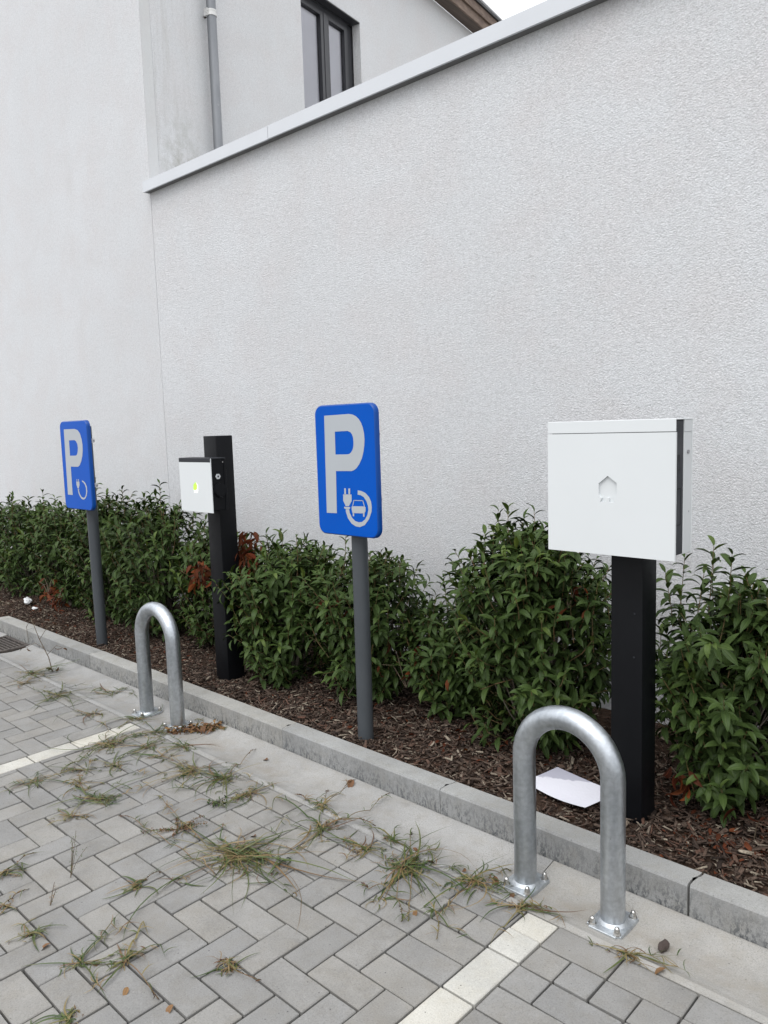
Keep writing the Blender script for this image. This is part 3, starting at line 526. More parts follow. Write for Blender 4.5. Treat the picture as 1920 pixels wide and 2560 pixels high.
def chips(N, x0, x1, y0, y1, lmin, lmax, zl=(0, .012), ydens=1.0):
    x = rng.uniform(x0, x1, N); y = y0 + (y1 - y0) * rng.uniform(0, 1, N) ** ydens
    L = rng.uniform(lmin, lmax, N) * rng.uniform(.5, 1, N); asp = rng.uniform(.14, .52, N); wd = L * asp; th = rng.uniform(.0015, .005, N)
    yaw = rng.uniform(0, 2 * np.pi, N); pit = rng.normal(0, .28, N); rol = rng.normal(0, .35, N)
    base = np.array([(-1, -.6, 0), (1, -.35, 0), (.85, .55, 0), (-.8, .7, 0), (-.9, -.45, 1), (.8, -.3, 1), (.7, .45, 1), (-.75, .5, 1)], float)
    P = np.repeat(base[None], N, 0) + rng.normal(0, .09, (N, 8, 3)) * np.array([1, 1, 0.6])
    P[:, :, 0] *= L[:, None] / 2; P[:, :, 1] *= wd[:, None] / 2; P[:, :, 2] *= th[:, None]
    P[:, :, 2] += (P[:, :, 0] ** 2) * rng.normal(0, 4, N)[:, None]
    def rot(P, a, i, j):
        c, s = np.cos(a)[:, None], np.sin(a)[:, None]; u = P[:, :, i] * c - P[:, :, j] * s; v = P[:, :, i] * s + P[:, :, j] * c; P[:, :, i] = u; P[:, :, j] = v
    rot(P, rol, 1, 2); rot(P, pit, 0, 2); rot(P, yaw, 0, 1)
    P[:, :, 0] += x[:, None]; P[:, :, 1] += y[:, None]; P[:, :, 2] += (bedz_v(x, y) + rng.uniform(zl[0], zl[1], N))[:, None]
    keep_ = (P[:, :, 1].min(1) > KY1 + .001) & ~((x > -1.66) & (x < -1.32) & (y > 2.41) & (y < 2.74) & (P[:, :, 2].max(1) > .094)); P = P[keep_]; N = len(P)
    q = np.array([(0, 3, 2, 1), (4, 5, 6, 7), (0, 1, 5, 4), (1, 2, 6, 5), (2, 3, 7, 6), (3, 0, 4, 7)])
    F = (q[None] + (np.arange(N) * 8)[:, None, None]).reshape(-1, 4)
    t = np.clip(rng.beta(1.8, 2.0, N), 0, 1); t = np.where(rng.uniform(0, 1, N) < .09, rng.uniform(.85, 1, N), t * .82)
    return P.reshape(-1, 3), F, np.repeat(t, 8)
A = [chips(15000, -8.2, .6, KY1, 3.45, .016, .050), chips(8000, -3.2, .4, KY1, 3.2, .012, .042, (.004, .016)), chips(4500, -4, .4, KY1, 3.1, .035, .075, (.008, .020)), chips(9000, -8, -3, KY1, 2.9, .016, .048, (.004, .016))]
off = 0; Vs, Fs, Ts = [], [], []
for v, f, t in A: Vs.append(v); Fs.append(f + off); Ts.append(t); off += len(v)
bmz = stuff_mesh('bark_mulch', np.vstack(Vs), np.vstack(Fs), CHIP, None, {'tint': np.concatenate(Ts)}); setp(bmz, 'dark brown bark mulch covering the planting bed behind the kerb', 'mulch', kind='stuff')

# ================================================================== buildings
CX = -5.852
def cz0(x): return 3.503 - .0103 * (x - CX)      # coping bottom
def cz1(x): return 3.586 - .0098 * (x - CX)
lb = root('low_building', (-2, W + 2, 0), 'long white rendered wall of the flat roofed building behind the shrubs', 'building')
# long wall with slope-matched top
def prism(name, foot, z0f, z1f, mat, parent):
    n = len(foot); V = [(x, y, z0f(x)) for x, y in foot] + [(x, y, z1f(x)) for x, y in foot]
    F = [tuple(range(n - 1, -1, -1)), tuple(range(n, 2 * n))] + [(i, (i + 1) % n, n + (i + 1) % n, n + i) for i in range(n)]
    return mesh(name, V, F, mat, parent)
xe = 4.0
wl = prism('wall', [(CX + .0008, W + .002), (xe, W + .002), (xe, W + .34), (CX + .0008, W + .34)], lambda x: -.05, lambda x: cz1(x) - .03, RW, lb)
prism('flat_roof', [(CX + .0008, W + .34), (xe, W + .34), (xe, W + 6), (CX + .0008, W + 6)], lambda x: 2.9, lambda x: 3.1, GROUND, lb)
wb = prism('back_wall', [(xe, W + .341), (xe, W + 6), (xe - .3, W + 6), (xe - .3, W + .341)], lambda x: -.05, lambda x: 2.9, RW, lb)
cop = root('coping', (-2 - -2, 0, 0)); cop.parent = lb; cop.location = (0, 0, 0)
def cope_piece(xa, xb, dz=0):
    f = W - .060; V, F = [], []
    sec = lambda x: [(f, cz0(x) + dz), (f, cz1(x) + dz), (W + .38, cz1(x) + dz + .012), (W + .38, cz0(x) + dz), (W + .376, cz0(x) + dz), (W + .376, cz1(x) + dz + .008), (f + .0025, cz1(x) + dz - .004), (f + .0025, cz0(x) + .012 + dz), (f + .014, cz0(x) + .012 + dz), (f + .014, cz0(x) + dz)]
    n = 10
    for x in (xa, xb): V += [(x, y, z) for y, z in sec(x)]
    F = [(i, (i + 1) % n, n + (i + 1) % n, n + i) for i in range(n)] + [tuple(range(n - 1, -1, -1)), tuple(range(n, 2 * n))]
    bm = bmesh.new(); vs = [bm.verts.new(v) for v in V]
    for q in F: bm.faces.new([vs[i] for i in q])
    return frombm('coping_panel', bm, COPE, cop)
cope_piece(CX - .012, -4.2365); cope_piece(-4.2325, -1.0, .0015); cope_piece(-.996, xe)
prism('coping_shadow_strip', [(CX - .0, W - .041), (xe, W - .041), (xe, W + .001), (CX - .0, W + .001)], lambda x: cz0(x) + .003, lambda x: cz0(x) + .030, COPED, cop)  # underside strip coloured dark to deepen the coping's shadow line
mesh('coping_end_cap', [(CX - .0125, W - .060, cz0(CX)), (CX - .0125, W - .001, cz0(CX)), (CX - .0125, W - .001, cz1(CX)), (CX - .0125, W - .060, cz1(CX))], [(0, 1, 2, 3)], COPE, cop)

tb = root('tall_building', (CX, W, 0), 'taller white rendered house with gutter pipe and dark window, left of the long wall', 'building')
AN = math.radians(9.0); DV = np.array([-math.sin(AN), math.cos(AN), 0]); NV = np.array([DV[1], -DV[0], 0]); P0 = np.array([CX, W, 0.])
def SP(s, o, z): q = P0 + s * DV + o * NV; return (q[0], q[1], z)
def sbox(name, s0, s1, o0, o1, z0, z1, mat, parent, bev=0):
    V = [SP(s, o, z) for z in (z0, z1) for s, o in ((s0, o0), (s1, o0), (s1, o1), (s0, o1))]
    F = [(0, 3, 2, 1), (4, 5, 6, 7), (0, 1, 5, 4), (1, 2, 6, 5), (2, 3, 7, 6), (3, 0, 4, 7)]
    bm = bmesh.new(); vs = [bm.verts.new(v) for v in V]
    for q in F: bm.faces.new([vs[i] for i in q])
    if bev: bmesh.ops.bevel(bm, geom=bm.edges[:], offset=bev, segments=1, affect='EDGES')
    return frombm(name, bm, mat, parent)
ZT = 6.9; SE = 7.0
# front wall (gable end towards the camera)
e1 = SP(-.25, -.25, 0)
mesh('front_wall', [(-14, W, -.05), (CX, W, -.05), (CX, W, ZT + .3), (-9.5, W, 10.2), (-14, W, ZT + 1), (-14, W + .3, -.05), (CX - .05, W + .3, -.05), (CX - .05, W + .3, ZT + .3), (-9.5, W + .3, 10.2), (-14, W + .3, ZT + 1)],
     [(0, 1, 2, 3, 4), (9, 8, 7, 6, 5), (0, 5, 6, 1), (1, 6, 7, 2), (2, 7, 8, 3), (3, 8, 9, 4), (4, 9, 5, 0)], RW, tb)
sbox('corner_strip', .003, .102, -.008, .002, 3.3, ZT, RSM, tb)
# side wall with a real opening; local axes so the stain can follow the wall
swr = bpy.data.objects.new('side_wall', None)
V, F = [], []
def q4(a, b, c, d): i = len(V); V.extend([a, b, c, d]); F.append((i, i + 1, i + 2, i + 3))
ws0, ws1, wz0, wz1, dep = 2.035, 3.051, 4.35, 6.0, -.103
def loc(s, o, z): return (o, s, z)
for s0, s1, z0, z1 in ((.107, ws0, 3.0, ZT), (ws1, SE, 3.0, ZT), (ws0, ws1, 3.0, wz0), (ws0, ws1, wz1, ZT)):
    q4(loc(s0, 0, z0), loc(s1, 0, z0), loc(s1, 0, z1), loc(s0, 0, z1))
q4(loc(ws0, 0, wz0), loc(ws0, 0, wz1), loc(ws0, dep, wz1), loc(ws0, dep, wz0)); q4(loc(ws1, 0, wz0), loc(ws1, dep, wz0), loc(ws1, dep, wz1), loc(ws1, 0, wz1))
q4(loc(ws0, 0, wz0), loc(ws0, dep, wz0), loc(ws1, dep, wz0), loc(ws1, 0, wz0))
q4(loc(.107, 0, 3.0), loc(.107, 0, ZT), loc(.107, -.25, ZT), loc(.107, -.25, 3.0))
q4(loc(.107, -.3, 3.0), loc(.107, -.3, ZT), loc(SE, -.3, ZT), loc(SE, -.3, 3.0)); q4(loc(SE, 0, 3.0), loc(SE, -.3, 3.0), loc(SE, -.3, ZT), loc(SE, 0, ZT))
bpy.data.objects.remove(swr)
me = bpy.data.meshes.new('side_wall'); me.from_pydata(V, [], F); me.materials.append(RWS)
sw = bpy.data.objects.new('side_wall', me); COL.objects.link(sw); sw.parent = tb; sw.rotation_euler = (0, 0, AN)
# note: local x = outward normal, local y = along the wall
mesh('back_wall', [(-14, W + SE, -.05), SP(SE, -.3, -.05), SP(SE, -.3, ZT), (-14, W + SE, ZT)], [(0, 1, 2, 3)], RW, tb)
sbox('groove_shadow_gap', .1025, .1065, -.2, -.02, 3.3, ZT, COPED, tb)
# window: dark lintel panel, frame, two sashes, panes, blind
win = root('window', (0, 0, 0)); win.parent = tb
def wbx(n, s0, s1, o0, o1, z0, z1, mt, p=win, b=.002): return sbox(n, s0, s1, o0, o1, z0, z1, mt, p, b)
wbx('lintel_panel', ws0 + .001, ws1 - .001, dep + .001, -.0015, wz1 - .012, wz1 - .001, ANTH)
bm_ = []
fo0, fo1 = dep - .06, dep + .0005
wbx('frame', ws0 + .001, ws0 + .05, fo0, fo1, wz0 + .001, wz1 - .014, ANTH); wbx('frame', ws1 - .10, ws1 - .001, fo0, fo1 - .012, wz0 + .001, wz1 - .014, ANTH)
wbx('frame', ws0 + .051, ws1 - .101, fo0, fo1, wz1 - .075, wz1 - .014, ANTH); wbx('frame', ws0 + .051, ws1 - .101, fo0, fo1, wz0 + .001, wz0 + .07, ANTH)
wbx('mullion', 2.520, 2.565, fo0, fo1 + .012, wz0 + .071, wz1 - .076, ANTH)
wbx('sash', 2.472, 2.518, fo0, fo1 + .006, wz0 + .071, wz1 - .076, ANTH); wbx('sash', 2.567, 2.612, fo0, fo1 + .006, wz0 + .071, wz1 - .076, ANTH); wbx('sash', ws1 - .162, ws1 - .102, fo0, fo1 + .006, wz0 + .071, wz1 - .076, ANTH)
wbx('sash', ws0 + .051, ws0 + .07, fo0, fo1 + .006, wz0 + .071, wz1 - .076, ANTH)
wbx('sash', ws0 + .071, 2.471, fo0, fo1 + .005, wz1 - .115, wz1 - .077, ANTH); wbx('sash', 2.613, ws1 - .163, fo0, fo1 + .005, wz1 - .115, wz1 - .077, ANTH)
for s0, s1 in ((ws0 + .07, 2.473), (2.611, ws1 - .161)):
    mesh('pane', [SP(s0, dep - .03, wz0 + .07), SP(s1, dep - .03, wz0 + .07), SP(s1, dep - .03, wz1 - .10), SP(s0, dep - .03, wz1 - .10)], [(0, 1, 2, 3)], GLASS, win)
V, F = [], []
for i in range(66):
    z = wz0 + .06 + i * .024
    for s0, s1 in ((ws0 + .0505, 2.515), (2.57, ws1 - .1005)):
        b = len(V); V += [SP(s0, dep - .055, z), SP(s1, dep - .055, z), SP(s1, dep - .046, z + .023), SP(s0, dep - .046, z + .023)]; F.append((b, b + 1, b + 2, b + 3))
bl = mesh('blind', V, F, BLIND, win); bl['kind'] = 'stuff'
wbx('sill', ws0 - .02, ws1 + .02, dep, .03, wz0 - .03, wz0 - .001, ANTH)
# downpipe with clamp
pr = root('downpipe', (0, 0, 0)); pr.parent = tb
bm = bmesh.new(); tube_bm(bm, [SP(.71, .085, 3.0), SP(.71, .085, 6.8)], .041, 20); frombm('pipe', bm, ZINC, pr, smooth=True, auto=40)
bm = bmesh.new(); tube_bm(bm, [SP(.71, .085, 5.115), SP(.71, .085, 5.13), SP(.71, .085, 5.131), SP(.71, .085, 5.15), SP(.71, .085, 5.151), SP(.71, .085, 5.165)], [.0455, .0455, .0435, .0435, .0455, .0455], 20)
frombm('pipe_clamp', bm, CLAMP, pr, smooth=True, auto=40)
sbox('clamp_lug', .655, .668, .05, .09, 5.11, 5.17, CLAMP, pr); sbox('clamp_bolt', .70, .72, 0, .045, 5.13, 5.145, IRON, pr)
# eave: soffit, fascia boards, roof edge
rf = root('roof', (0, 0, 0)); rf.parent = tb
sbox('soffit', -.6, SE + .3, .003, .16, ZT + .001, ZT + .022, SOFF, rf)
sbox('fascia_board', -.6, SE + .3, .161, .185, ZT - .004, ZT + .125, WOOD, rf, .003)
sbox('fascia_board', -.6, SE + .3, .190, .212, ZT + .110, ZT + .225, WOOD, rf, .003)
sbox('roof_edge', -.6, SE + .3, .10, .235, ZT + .226, ZT + .262, ROOFB, rf)
a0 = SP(-.6, .235, ZT + .262); a1 = SP(SE + .3, .235, ZT + .262)
mesh('roof_slope', [a0, a1, (-9.5, W + SE + .3, 10.3), (-9.5, W - .3, 10.3), (-14.3, W - .3, ZT + .8), (-14.3, W + SE + .3, ZT + .8)], [(0, 1, 2, 3), (3, 2, 5, 4)], ROOFB, rf)
# ================================================================== signs
def post_pts(r, n=20): return [(r * math.cos(2 * math.pi * i / n), r * math.sin(2 * math.pi * i / n)) for i in range(n)]
def rrect(x0, x1, z0, z1, r, n=7):
    pts = []
    for cx_, cz_, a0 in ((x1 - r, z1 - r, 0), (x0 + r, z1 - r, 90), (x0 + r, z0 + r, 180), (x1 - r, z0 + r, 270)):
        for i in range(n + 1): a = math.radians(a0 + 90 * i / n); pts.append((cx_ + r * math.cos(a), cz_ + r * math.sin(a)))
    return pts
def sign(x0, x1, z0, z1, yf, px, py, label, P_OUT, P_IN, PLUG, COLLAR, CABLE, CAR, lean=0.0, pb=None):
    t = root('parking_sign', (pb[0], pb[1], .07), label, 'sign', 'blue parking signs for charging electric cars')
    n = 7; outl = rrect(x0, x1, z0, z1, .045, n); inn = rrect(x0 + .006, x1 - .006, z0 + .006, z1 - .006, .040, n); N = len(outl)
    mesh('sign_face', [(p[0], yf, p[1]) for p in inn], [tuple(range(N - 1, -1, -1))], SBLUE, t)
    inn3 = rrect(x0 + .012, x1 - .012, z0 + .012, z1 - .012, .035, n)
    V = [(p[0], yf, p[1]) for p in inn] + [(p[0], yf + .003, p[1]) for p in rrect(x0 + .0018, x1 - .0018, z0 + .0018, z1 - .0018, .044, n)] + [(p[0], yf + .010, p[1]) for p in outl] + [(p[0], yf + .026, p[1]) for p in outl] + [(p[0], yf + .028, p[1]) for p in inn3] + [(p[0], yf + .012, p[1]) for p in inn3]
    F = []
    for k_ in range(5):
        for i in range(N): F.append((k_ * N + i, k_ * N + (i + 1) % N, (k_ + 1) * N + (i + 1) % N, (k_ + 1) * N + i))
    F.append(tuple(range(5 * N, 6 * N)))
    bm = bmesh.new(); vs = [bm.verts.new(v) for v in V]
    for f in F: bm.faces.new([vs[q] for q in f])
    o = frombm('sign_rim', bm, SBLUE_RIM, t, smooth=True, auto=50)
    poly_xz('letter_p', [P_OUT], yf - .0008, SWHITE, t, holes=[P_IN])
    pl = poly_xz('plug_symbol', PLUG, yf - .0008, SWHITE, t); poly_xz('plug_collar', COLLAR, yf - .0008, SWHITE, pl)
    poly_xz('cable_symbol', CABLE, yf - .0008, SWHITE, t)
    if CAR: poly_xz('car_symbol', CAR, yf - .0008, SWHITE, t)
    bm = bmesh.new(); tube_bm(bm, [(pb[0], pb[1], .0), (px, py, z1 - .04)], .0375, 26); frombm('post', bm, POST, t, smooth=True, auto=40)
    for zc in (z1 - .137, z0 + .172):
        bm = bmesh.new(); bbox(bm, px - .052, px + .052, py - .044, py - .034, zc - .016, zc + .016); bbox(bm, px - .052, px - .042, py - .034, py + .01, zc - .016, zc + .016)
        bbox(bm, x1 - .03, x1 + (.012 if CAR is None else -.014), yf + .0285, yf + .043, zc - .013, zc + .013); bbox(bm, x0 + .03, x1 - .031, yf + .0285, yf + .036, zc - .012, zc + .012)
        c_ = frombm('clamp', bm, CLAMP, t)
        bm = bmesh.new(); xe_ = 0 if CAR is None else -.028; tube_bm(bm, [(x1 - .002 + xe_, yf + .036, zc), (x1 + .017 + xe_, yf + .036, zc)], .006, 6); frombm('bolt', bm, BRASS, c_)
    return t
sign(-2.709, -2.3185, 1.0585, 1.6545, 2.400, -2.512, 2.475, 'nearer blue parking sign with a car inside the charging cable symbol', P2_OUT, P2_IN, PLUG2, COLLAR2, CABLE2, CAR2, pb=(-2.512, 2.468))
sign(-5.372, -4.962, 1.045, 1.6535, 2.385, -5.133, 2.46, 'farther blue parking sign at the left with only plug and cable symbol', P1_OUT, P1_IN, PLUG1, COLLAR1, CABLE1, None, pb=(-5.158, 2.478))

# ================================================================== charging pedestals
def pedestal(xl, xr, yf, yb_, ztop, label):
    t = root('charger_post', ((xl + xr) / 2, (yf + yb_) / 2, .07), label, 'post', 'black square steel posts for wall boxes')
    bm = bmesh.new(); bbox(bm, xl, xr, yf, yb_, -.05, ztop, .005, 2); frombm('post_body', bm, BLACK, t, smooth=True, auto=35)
    return t
p2 = pedestal(-1.302, -1.181, 2.55, 2.665, 1.40, 'nearer square black post carrying the larger white box, behind the near hoop')
p1 = pedestal(-3.883, -3.756, 2.567, 2.684, 1.526, 'farther square black post rising above the small white box, behind the far hoop')
for (pt, x_, y_, z_) in ((p2, -1.262, 2.5485, .195), (p2, -1.21, 2.5485, .86), (p2, -1.212, 2.5485, .70)):
    bm = bmesh.new(); tube_bm(bm, [(x_, y_ + .002, z_), (x_, y_ - .001, z_)], .0035, 8); frombm('screw', bm, STEEL if z_ < .3 else BLACK2, pt)
# large white box
b2 = root('charging_box', (-1.243, 2.48, 1.088), 'large white charging box with an embossed house shape on its blank front', 'box')
xl, xr, yf, zt, zb = -1.476, -1.011, 2.413, 1.546, 1.088
zs = 1.503
poly_xz('front_panel', [[(xl, zb), (xr, zb - .0), (xr, zs), (xl, zs)]], yf, WHITE, b2, holes=[HOUSE2], thick=.0092)
poly_xz('house_emblem', [HOUSE2], yf + .009, WHITE, b2)
mesh('panel_backing', [(xl + .003, yf + .0097, zb + .003), (xr - .003, yf + .0097, zb + .003), (xr - .003, yf + .0097, zs), (xl + .003, yf + .0097, zs)], [(0, 1, 2, 3)], BLACK2, b2)
bm = bmesh.new(); bbox(bm, xl, xr, yf, yf + .004, zs + .0018, zt, .0012); bbox(bm, xl, xr, yf + .0041, 2.548, zt - .004, zt, .0012); bbox(bm, xl, xr, 2.5445, 2.548, zb + .012, zt - .0042); frombm('cover_sheet', bm, WHITE, b2)
h_ = box('housing', xl + .012, xr - .0035, yf + .0105, yf + .069, zb + .016, zt - .006, BLACK2, b2, .002)
for z0, z1 in ((1.20, 1.205), (1.318, 1.3225)): box('housing_seam', xr - .0040, xr - .0030, yf + .008, yf + .05, z0, z1, BLACK, h_)
box('housing_seam', xr - .0040, xr - .0030, yf + .048, yf + .051, 1.205, 1.318, BLACK, h_)
box('side_socket', xr - .0040, xr - .0022, yf + .012, yf + .040, 1.375, 1.43, BLACK, h_, .0008); box('socket_lens', xr - .0022, xr - .0016, yf + .018, yf + .034, 1.385, 1.405, BLACK2, h_)
box('side_bracket', xl + .006, xr - .0018, yf + .0705, 2.544, zb + .014, zt - .0045 - .040, WHITE2, b2, .0015); box('side_bracket', xl + .006, xr - .0010, yf + .0705, 2.544, zt - .0438, zt - .0045, WHITE2, b2, .0008)
bm = bmesh.new(); tube_bm(bm, [(xr - .003, 2.512, 1.437), (xr + .003, 2.512, 1.437)], .0062, 10); frombm('bolt', bm, BRASS, b2)
bm = bmesh.new(); tube_bm(bm, [(xr - .003, 2.525, 1.24), (xr - .001, 2.525, 1.24)], .003, 8); frombm('bolt', bm, BRASS, b2)
# small box
b1 = root('charging_box', (-3.83, 2.52, 1.094), 'small white charging box with black sides and a lit green house sign', 'box')
xl, xr, yf, zt, zb = -3.993, -3.670, 2.465, 1.403, 1.0935
poly_xz('front_panel', [[(xl, zb), (xr, zb), (xr, zt - .024), (xl, zt - .024)]], yf, WHITE, b1, holes=[HOUSE1], thick=.003)
poly_xz('house_emblem', [HOUSE1], yf + .0025, LITW, b1); poly_xz('leaf_emblem', [LEAF1], yf + .0018, LITG, b1)
mesh('panel_backing', [(xl + .002, yf + .0035, zb + .002), (xr - .002, yf + .0035, zb + .002), (xr - .002, yf + .0035, zt - .024), (xl + .002, yf + .0035, zt - .024)], [(0, 1, 2, 3)], BLACK2, b1)
box('panel_edge', xr - .0022, xr + .0003, yf + .0003, yf + .0045, zb, zt - .002, WHITE, b1)
box('top_strip', xl, xr - .003, yf - .001, yf + .005, zt - .0235, zt - .001, BLACK2, b1, .001)
hs_ = box('housing', xl + .006, xr - .0006, yf + .0052, 2.566, zb + .012, zt - .008, BLACK, b1, .003)
box('top_cover', xl, xr, yf + .001, 2.5665, zt - .0065, zt + .0005, BLACK2, b1, .001); box('back_plate', xl, xr + .004, 2.552, 2.5662, zb + .010, zt - .007, BLACK, b1, .001)
bm = bmesh.new(); c0 = Vector((xr - .0004, yf + .052, 1.222)); tube_bm(bm, [c0, c0 + Vector((.009, 0, 0)), c0 + Vector((.0095, 0, 0)), c0 + Vector((.013, 0, 0))], [.040, .040, .036, .036], 32)
cv = frombm('socket_cover', bm, BLACK, b1, smooth=True, auto=30)
box('cover_latch', xr - .0003, xr + .015, yf + .044, yf + .062, 1.176, 1.186, BLACK, cv, .002)
bm = bmesh.new(); c0 = Vector((xr - .0005, yf + .045, 1.298)); tube_bm(bm, [c0, c0 + Vector((.003, 0, 0))], .0165, 6); hx = frombm('hexagon_emblem', bm, GREYP, b1)
bm = bmesh.new(); tube_bm(bm, [c0 + Vector((.003, 0, 0)), c0 + Vector((.0036, 0, 0))], .006, 8); frombm('emblem_dot', bm, BLACK2, hx)
bm = bmesh.new(); c0 = Vector((xr - .0005, yf + .080, 1.378)); tube_bm(bm, [c0, c0 + Vector((.004, 0, 0))], .0035, 8); frombm('screw', bm, STEEL, b1)

# ================================================================== galvanised hoops
def hoop(xc, label, rot=0.0):
    t = root('bollard_hoop', (xc, 2.1, -.018), label, 'bollard', 'galvanised hoop barriers bolted into the gutter')
    R_, r_ = .160, .038; zt = .645 - r_ - R_; yc = 2.1; pts = [(xc - R_, yc, -.012), (xc - R_, yc, .15), (xc - R_, yc, zt)]
    for i in range(1, 20): a = math.pi - math.pi * i / 20; pts.append((xc + R_ * math.cos(a), yc, zt + R_ * math.sin(a)))
    pts += [(xc + R_, yc, zt), (xc + R_, yc, .15), (xc + R_, yc, -.012)]
    bm = bmesh.new(); P = [Vector(p) for p in pts]; n = 28; rings = []
    for i, p in enumerate(P):
        tt = (P[min(i + 1, len(P) - 1)] - P[max(i - 1, 0)]).normalized(); a = Vector((0, 1, 0)); b = tt.cross(a)
        rings.append([bm.verts.new(p + (a * math.cos(2 * math.pi * j / n) + b * math.sin(2 * math.pi * j / n)) * r_) for j in range(n)])
    for i in range(len(rings) - 1):
        for j in range(n): bm.faces.new((rings[i][j], rings[i][(j + 1) % n], rings[i + 1][(j + 1) % n], rings[i + 1][j]))
    frombm('hoop_tube', bm, GALV, t, smooth=True)
    for sg in (-1, 1):
        x = xc + sg * R_; bm = bmesh.new(); bbox(bm, x - .057, x + .057, yc - .072, yc + .072, -.024, -.0085, 0)
        bmesh.ops.bevel(bm, geom=[e for e in bm.edges if abs(e.verts[0].co.z - e.verts[1].co.z) > .005], offset=.012, segments=3, affect='EDGES')
        bmesh.ops.bevel(bm, geom=[e for e in bm.edges if abs(e.verts[0].co.z - e.verts[1].co.z) < .001 and e.verts[0].co.z > -.01], offset=.0015, segments=1, affect='EDGES')
        pl = frombm('base_plate', bm, ZPL, t)
        bm = bmesh.new(); tube_bm(bm, [(x, yc, -.0085), (x, yc, -.004), (x, yc, .001)], [.047, .0435, .0385], 28, cap=False); frombm('weld_bead', bm, ZPL, pl, smooth=True)
        for dx in (-.041, .041):
            for dy in (-.054, .054):
                bx_, by_ = x + dx, yc + dy; bm = bmesh.new(); tube_bm(bm, [(bx_, by_, -.0085), (bx_, by_, -.006)], .0125, 14); tube_bm(bm, [(bx_, by_, -.006), (bx_, by_, .004)], .0098, 6)
                tube_bm(bm, [(bx_, by_, .004), (bx_, by_, .009), (bx_, by_, .0125), (bx_, by_, .0145), (bx_, by_, .0155)], [.0082, .0080, .0062, .0036, .0008], 12)
                frombm('nut', bm, STEEL, pl, smooth=True, auto=40)
    return t
hoop(-1.224, 'nearer galvanised steel hoop in front of the black post with the large white box')
hoop(-3.727, 'farther galvanised steel hoop beside the end of the far white line')

# ================================================================== paper and litter
T = np.array([-1.628, 2.718]); B = np.array([-1.368, 2.474]); dd = (B - T) / np.linalg.norm(B - T); an = math.radians(35.3)
ex = np.array([math.cos(an) * dd[0] - math.sin(an) * dd[1], math.sin(an) * dd[0] + math.cos(an) * dd[1]]); ey = np.array([ex[1], -ex[0]])
if ey @ (B - T) < 0: ey = -ey
V, F = [], []; n1, n2 = 16, 12
for j in range(n2 + 1):
    for i in range(n1 + 1):
        u, v = i / n1, j / n2; p = T + ex * .297 * u + ey * .21 * v
        z = .100 + .035 * (u - .45) ** 2 + .010 * (v - .4) ** 2 + .003 * math.sin(5 * u + 2 * v)
        V.append((p[0], p[1], z))
for j in range(n2):
    for i in range(n1): a = j * (n1 + 1) + i; F.append((a, a + 1, a + n1 + 2, a + n1 + 1))
pp = root('paper_sheet', (T[0] + .13, T[1] - .2, .08), 'white paper sheet with grey wet corner on the mulch behind the near hoop', 'paper')
me = bpy.data.meshes.new('sheet'); me.from_pydata([(v[0] - pp.location[0], v[1] - pp.location[1], v[2] - .08) for v in V], [], F); me.materials.append(PAPER); me.polygons.foreach_set('use_smooth', [True] * len(me.polygons))
o = bpy.data.objects.new('sheet', me); COL.objects.link(o); o.parent = pp
def crumple(name, c, r, lab, cat, mat, sq=(1, 1, .6), sub=2, amp=.35):
    bm = bmesh.new(); bmesh.ops.create_icosphere(bm, subdivisions=sub, radius=r)
    for v in bm.verts: f_ = 1 + rnd.uniform(-amp, amp); v.co = Vector((v.co.x * sq[0] * f_ + c[0], v.co.y * sq[1] * f_ + c[1], v.co.z * sq[2] * f_ + c[2]))
    o = frombm(name, bm, mat, None); return setp(o, lab, cat)
crumple('plastic_litter', (-6.93, 2.67, .115), .035, 'crumpled white plastic scrap on the mulch by the far left kerb corner', 'litter', PLAST, (1.3, .9, .8))
crumple('plastic_litter', (-6.66, 2.62, .095), .02, 'flat whitish scrap just right of the crumpled plastic at the far left', 'litter', PLAST, (1.6, 1, .4))
crumple('debris_lump', (-.895, 2.083, -.006), .019, 'small dark brown lump lying in the gutter right of the near hoop', 'debris', LUMP, (.75, 1.25, .75), 2, .22)

# ================================================================== leaves
def leaf_template(droop, fold, twist=0.0, wide=.30):
    ts = np.array([0, .10, .28, .5, .72, .88, 1.0]); ws = np.array([0.02, .45, .88, 1.0, .74, .34, 0.0]) * wide / 2
    ang = -droop * ts ** 1.2; dx = np.diff(ts); X = [0.]; Z = [0.]
    for i in range(len(dx)): a = (ang[i] + ang[i + 1]) / 2; X.append(X[-1] + dx[i] * math.cos(a)); Z.append(Z[-1] + dx[i] * math.sin(a))
    V, mid = [], []
    for i in range(len(ts)):
        nx_, nz_ = -math.sin(ang[i]), math.cos(ang[i]); wv = .012 * math.sin(9 * ts[i])
        for s_ in (-1, 0, 1):
            up = abs(s_) * ws[i] * math.tan(fold) + s_ * wv * .3
            y = s_ * ws[i]; tw = twist * ts[i]; y, up = y * math.cos(tw) - up * math.sin(tw), y * math.sin(tw) + up * math.cos(tw)
            V.append((X[i] + nx_ * up, y, Z[i] + nz_ * up)); mid.append(abs(s_))
    F = []
    for i in range(len(ts) - 1):
        b = i * 3; F += [(b, b + 1, b + 4, b + 3), (b + 1, b + 2, b + 5, b + 4)]
    return np.array(V), np.array(F), np.array(mid, float)
TPL = [leaf_template(d, f, t, w_) for d, f, t, w_ in ((.7, .45, .25, .33), (1.0, .50, -.3, .31), (1.3, .42, .15, .35), (.4, .55, -.2, .30), (.9, .38, .45, .34), (1.6, .48, -.25, .32))]
TM = {}
